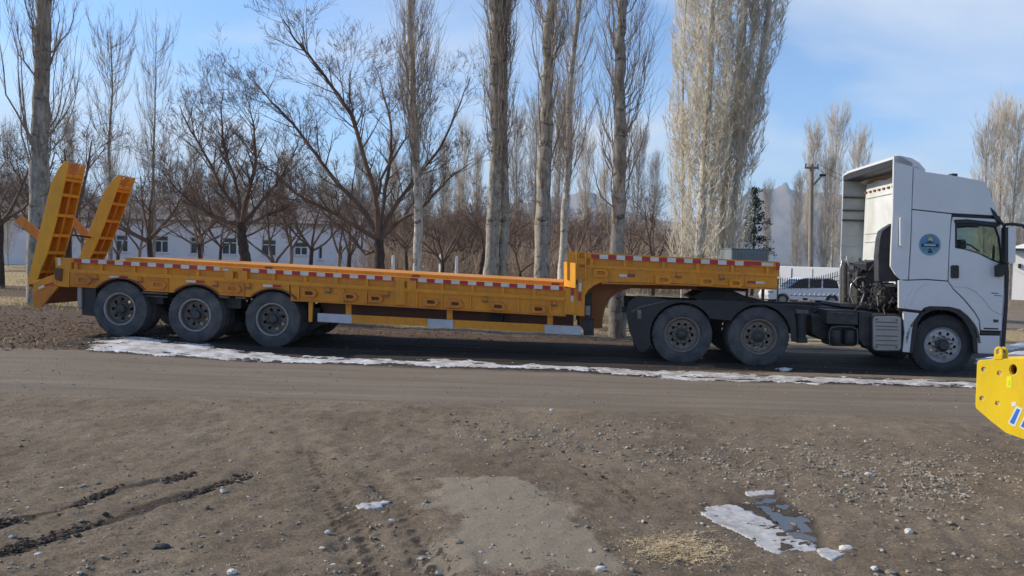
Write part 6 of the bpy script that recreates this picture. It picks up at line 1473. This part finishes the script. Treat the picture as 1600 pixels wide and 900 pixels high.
P1 = on_ground(6000, -60, 1660, 640, 940); scatter_stones('gravel', P1, 0.003+0.013*rs.rand(len(P1))**4, M['pebble'], 'small stones and grit scattered over the dirt yard')
def dz(px, py):
    a = np.exp(-((px-1230)/170)**2-((py-712)/24)**2)+0.9*np.exp(-((px-1420)/140)**2-((py-742)/40)**2)+0.6*np.exp(-((px-930)/130)**2-((py-690)/14)**2)+0.5*np.exp(-((px-860)/220)**2-((py-670)/12)**2)
    return np.clip(a*(0.3+1.2*(fbm(px/30, py/12, 9, 3) > 0.5)), 0, 1)
def clods(T, wd, n, seed):
    T = np.array(T); seg = np.hypot(*(T[1:]-T[:-1]).T); cum = np.concatenate([[0], np.cumsum(seg)]); u = rs.rand(n)*cum[-1]
    u = u[vnoise(u*2.3, u*0, seed) > 0.28]; x = np.interp(u, cum, T[:, 0])+rs.randn(len(u))*wd*0.25; y = np.interp(u, cum, T[:, 1])+rs.randn(len(u))*wd
    return np.stack([x, y, gz(x, y)], 1)
PM = np.concatenate([clods(TRK_A, 0.075, 1700, 1), clods(TRK_B, 0.07, 1400, 2), clods(TRK_E, 0.09, 60, 3)])
scatter_stones('mud_clods', PM, 0.006+0.016*rs.rand(len(PM))**2, M['mud_clod'], 'dark churned mud crumbs along the wheel ruts')
P2 = on_ground(4200, 700, 1660, 640, 840, dz); scatter_stones('gravel', P2, 0.005+0.016*rs.rand(len(P2))**2.5, M['pebble'], 'coarser pale gravel spread at the right of the yard')
P3 = on_ground(420, -60, 1660, 650, 930); scatter_stones('pale_stones', P3, 0.006+0.014*rs.rand(len(P3))**2.5, M['stone_pale'], 'scattered pale pebbles in the dirt')
P4 = on_ground(1500, -60, 1660, 560, 640); scatter_stones('gravel', P4, 0.006+0.012*rs.rand(len(P4))**3, M['pebble'], 'sparse grit on the compacted road')
def stone(px, py, sx, sy, sz, mat, label, seed):
    x, y = gxy(px, py); z = GZ(x, y); bm = bmesh.new(); bmesh.ops.create_icosphere(bm, subdivisions=2, radius=1); r_ = random.Random(seed)
    for v in bm.verts: v.co = Vector((v.co.x*sx, v.co.y*sy, v.co.z*sz))*(1+r_.uniform(-0.16, 0.16))
    me = bpy.data.meshes.new('stone'); bm.to_mesh(me); bm.free(); me.materials.append(M[mat]); o = link('stone', me); o.location = (x, y, z+sz*0.35); tag(o, label, 'stone', 'loose stones in the yard')
for k, a in enumerate(((251, 846, 0.055, 0.035, 0.022, 'stone_dark', 'flat black stone at lower left'), (362, 886, 0.028, 0.022, 0.015, 'stone_white', 'pale stone near the bottom edge, left'), (1420, 822, 0.028, 0.024, 0.024, 'stone_white', 'round white stone right of the ice patch'),
        (1357, 737, 0.030, 0.02, 0.018, 'stone_white', 'white stone in the gravel above the ice'), (1322, 849, 0.045, 0.03, 0.028, 'stone_white', 'white lump at the small ice piece'), (1230, 752, 0.018, 0.015, 0.012, 'stone_white', 'tiny white stone beside the ice sliver'),
        (938, 885, 0.03, 0.02, 0.016, 'stone_white', 'white stone at the bottom, under the pale patch'), (512, 826, 0.02, 0.016, 0.014, 'stone_white', 'white pebble beside the left tyre tracks'), (1392, 883, 0.035, 0.022, 0.018, 'pebble', 'brown stone low at right'), (60, 858, 0.02, 0.016, 0.012, 'stone_white', 'white pebble by the muddy ruts'), (862, 637, 0.028, 0.02, 0.016, 'stone_white', 'pale stone at the near road edge'), (1367, 880, 0.02, 0.018, 0.014, 'stone_white', 'small pale pebble low at right'), (612, 808, 0.02, 0.016, 0.014, 'stone_white', 'white pebble near the frosty smear'), (385, 562, 0.07, 0.04, 0.05, 'pebble', 'dark clod in front of the snow strip'), (1120, 792, 0.02, 0.016, 0.012, 'stone_dark', 'dark pebble on the ice patch'))):
    stone(*a, k)
def quads(name, P_, L, W, mat, label, up=0.25, kind='stuff', stand=False):
    n = len(P_); a = rs.rand(n)*6.28; d = np.stack([np.cos(a), np.sin(a), up*rs.randn(n)], 1)
    if stand: d = np.stack([0.35*rs.randn(n), 0.35*rs.randn(n), np.ones(n)], 1)
    s_ = np.stack([-np.sin(a), np.cos(a), up*rs.randn(n)], 1)
    L = L[:, None]; W = W[:, None]
    A = P_-s_*W; B_ = P_+s_*W; C_ = P_+d*L*0.6+s_*W*0.8; D_ = P_+d*L; E_ = P_+d*L*0.6-s_*W*0.8
    V = np.stack([A, B_, C_, D_, E_], 1).reshape(-1, 3); F = (np.arange(n)[:, None]*5+np.array([0, 1, 2, 3, 4])).tolist()
    me = bpy.data.meshes.new(name); me.from_pydata(V.tolist(), [], F); me.materials.append(M[mat]); o = link(name, me); tag(o, label, kind=kind); return o
Pl = on_ground(9000, -80, 1010, 461, 552, lambda px, py: np.where((px < 150+60*np.sin(py)) | ((py < 530) & (py > 500)), 1.0, 0.05)); Pl[:, 2] += 0.01
quads('leaf_litter', Pl, 0.02+0.035*rs.rand(len(Pl)), 0.008+0.014*rs.rand(len(Pl)), 'leaf', 'dead brown leaves along the verge behind and left of the trailer', 0.3)
def grass_spots(n, xa, xb, ya, yb):
    X = rs.uniform(0, 1, n); out = []
    Yv = ya+(yb-ya)*rs.rand(n)**1.6
    px = rs.uniform(xa, xb, n); XX = np.array([atY(a, 415, y).x for a, y in zip(px, Yv)]); return np.stack([XX, Yv, gz(XX, Yv)], 1)
Pg = grass_spots(25200, -80, 1100, 19.5, 60); k = fbm(Pg[:, 0]*0.6, Pg[:, 1]*0.6, 90, 3) > 0.42; Pg = Pg[k]
quads('dry_grass', Pg, 0.06+0.16*rs.rand(len(Pg)), 0.004+0.004*rs.rand(len(Pg)), 'dry_grass', 'dry yellow grass in the orchard field', 0.3, stand=True)
Pt = on_ground(700, -80, 260, 500, 545); quads('dry_grass_tuft', Pt, 0.05+0.1*rs.rand(len(Pt)), 0.004+0.003*rs.rand(len(Pt)), 'dry_grass', 'dry grass bits by the rear axle', 0.3, stand=False)
def dstraw(px, py): return np.exp(-((px-1062-0.6*(py-850))/46)**2-((py-851)/15)**2)
Ps = on_ground(3800, 960, 1170, 815, 890, dstraw); Ps[:, 2] += 0.004+0.006*rs.rand(len(Ps))
quads('straw', Ps, 0.012+0.03*rs.rand(len(Ps)), 0.0012+0.002*rs.rand(len(Ps)), 'straw', 'small spill of chopped straw below the ice patch', 0.2)
Pst = on_ground(160, 1440, 1560, 770, 820); quads('straw', Pst, 0.012+0.03*rs.rand(len(Pst)), 0.001+0.002*rs.rand(len(Pst)), 'straw', 'straw wisps at the right of the yard', 0.2)
Pcl = on_ground(2200, -60, 1660, 640, 935); Pcl[:, 2] += 0.004; quads('plant_bits', Pcl, 0.01+0.03*rs.rand(len(Pcl)), 0.001+0.0016*rs.rand(len(Pcl)), 'leaf', 'bits of dead stem and leaf on the dirt', 0.25)

# ------------------------------------------------------------------ air
def haze():
    m = bpy.data.materials.new('haze_air'); m.use_nodes = True; t = m.node_tree; t.nodes.clear()
    v = N(t, 'ShaderNodeVolumePrincipled'); v.inputs['Color'].default_value = (0.60, 0.79, 1.0, 1); v.inputs['Density'].default_value = HAZE
    o = N(t, 'ShaderNodeOutputMaterial'); t.links.new(v.outputs[0], o.inputs['Volume'])
    b = MB().box(-7500, 7500, -7500, 7500, -40, 620).build('haze', m); tag(b, 'thin blue winter haze', kind='stuff')
HAZE = 0.00017
haze()
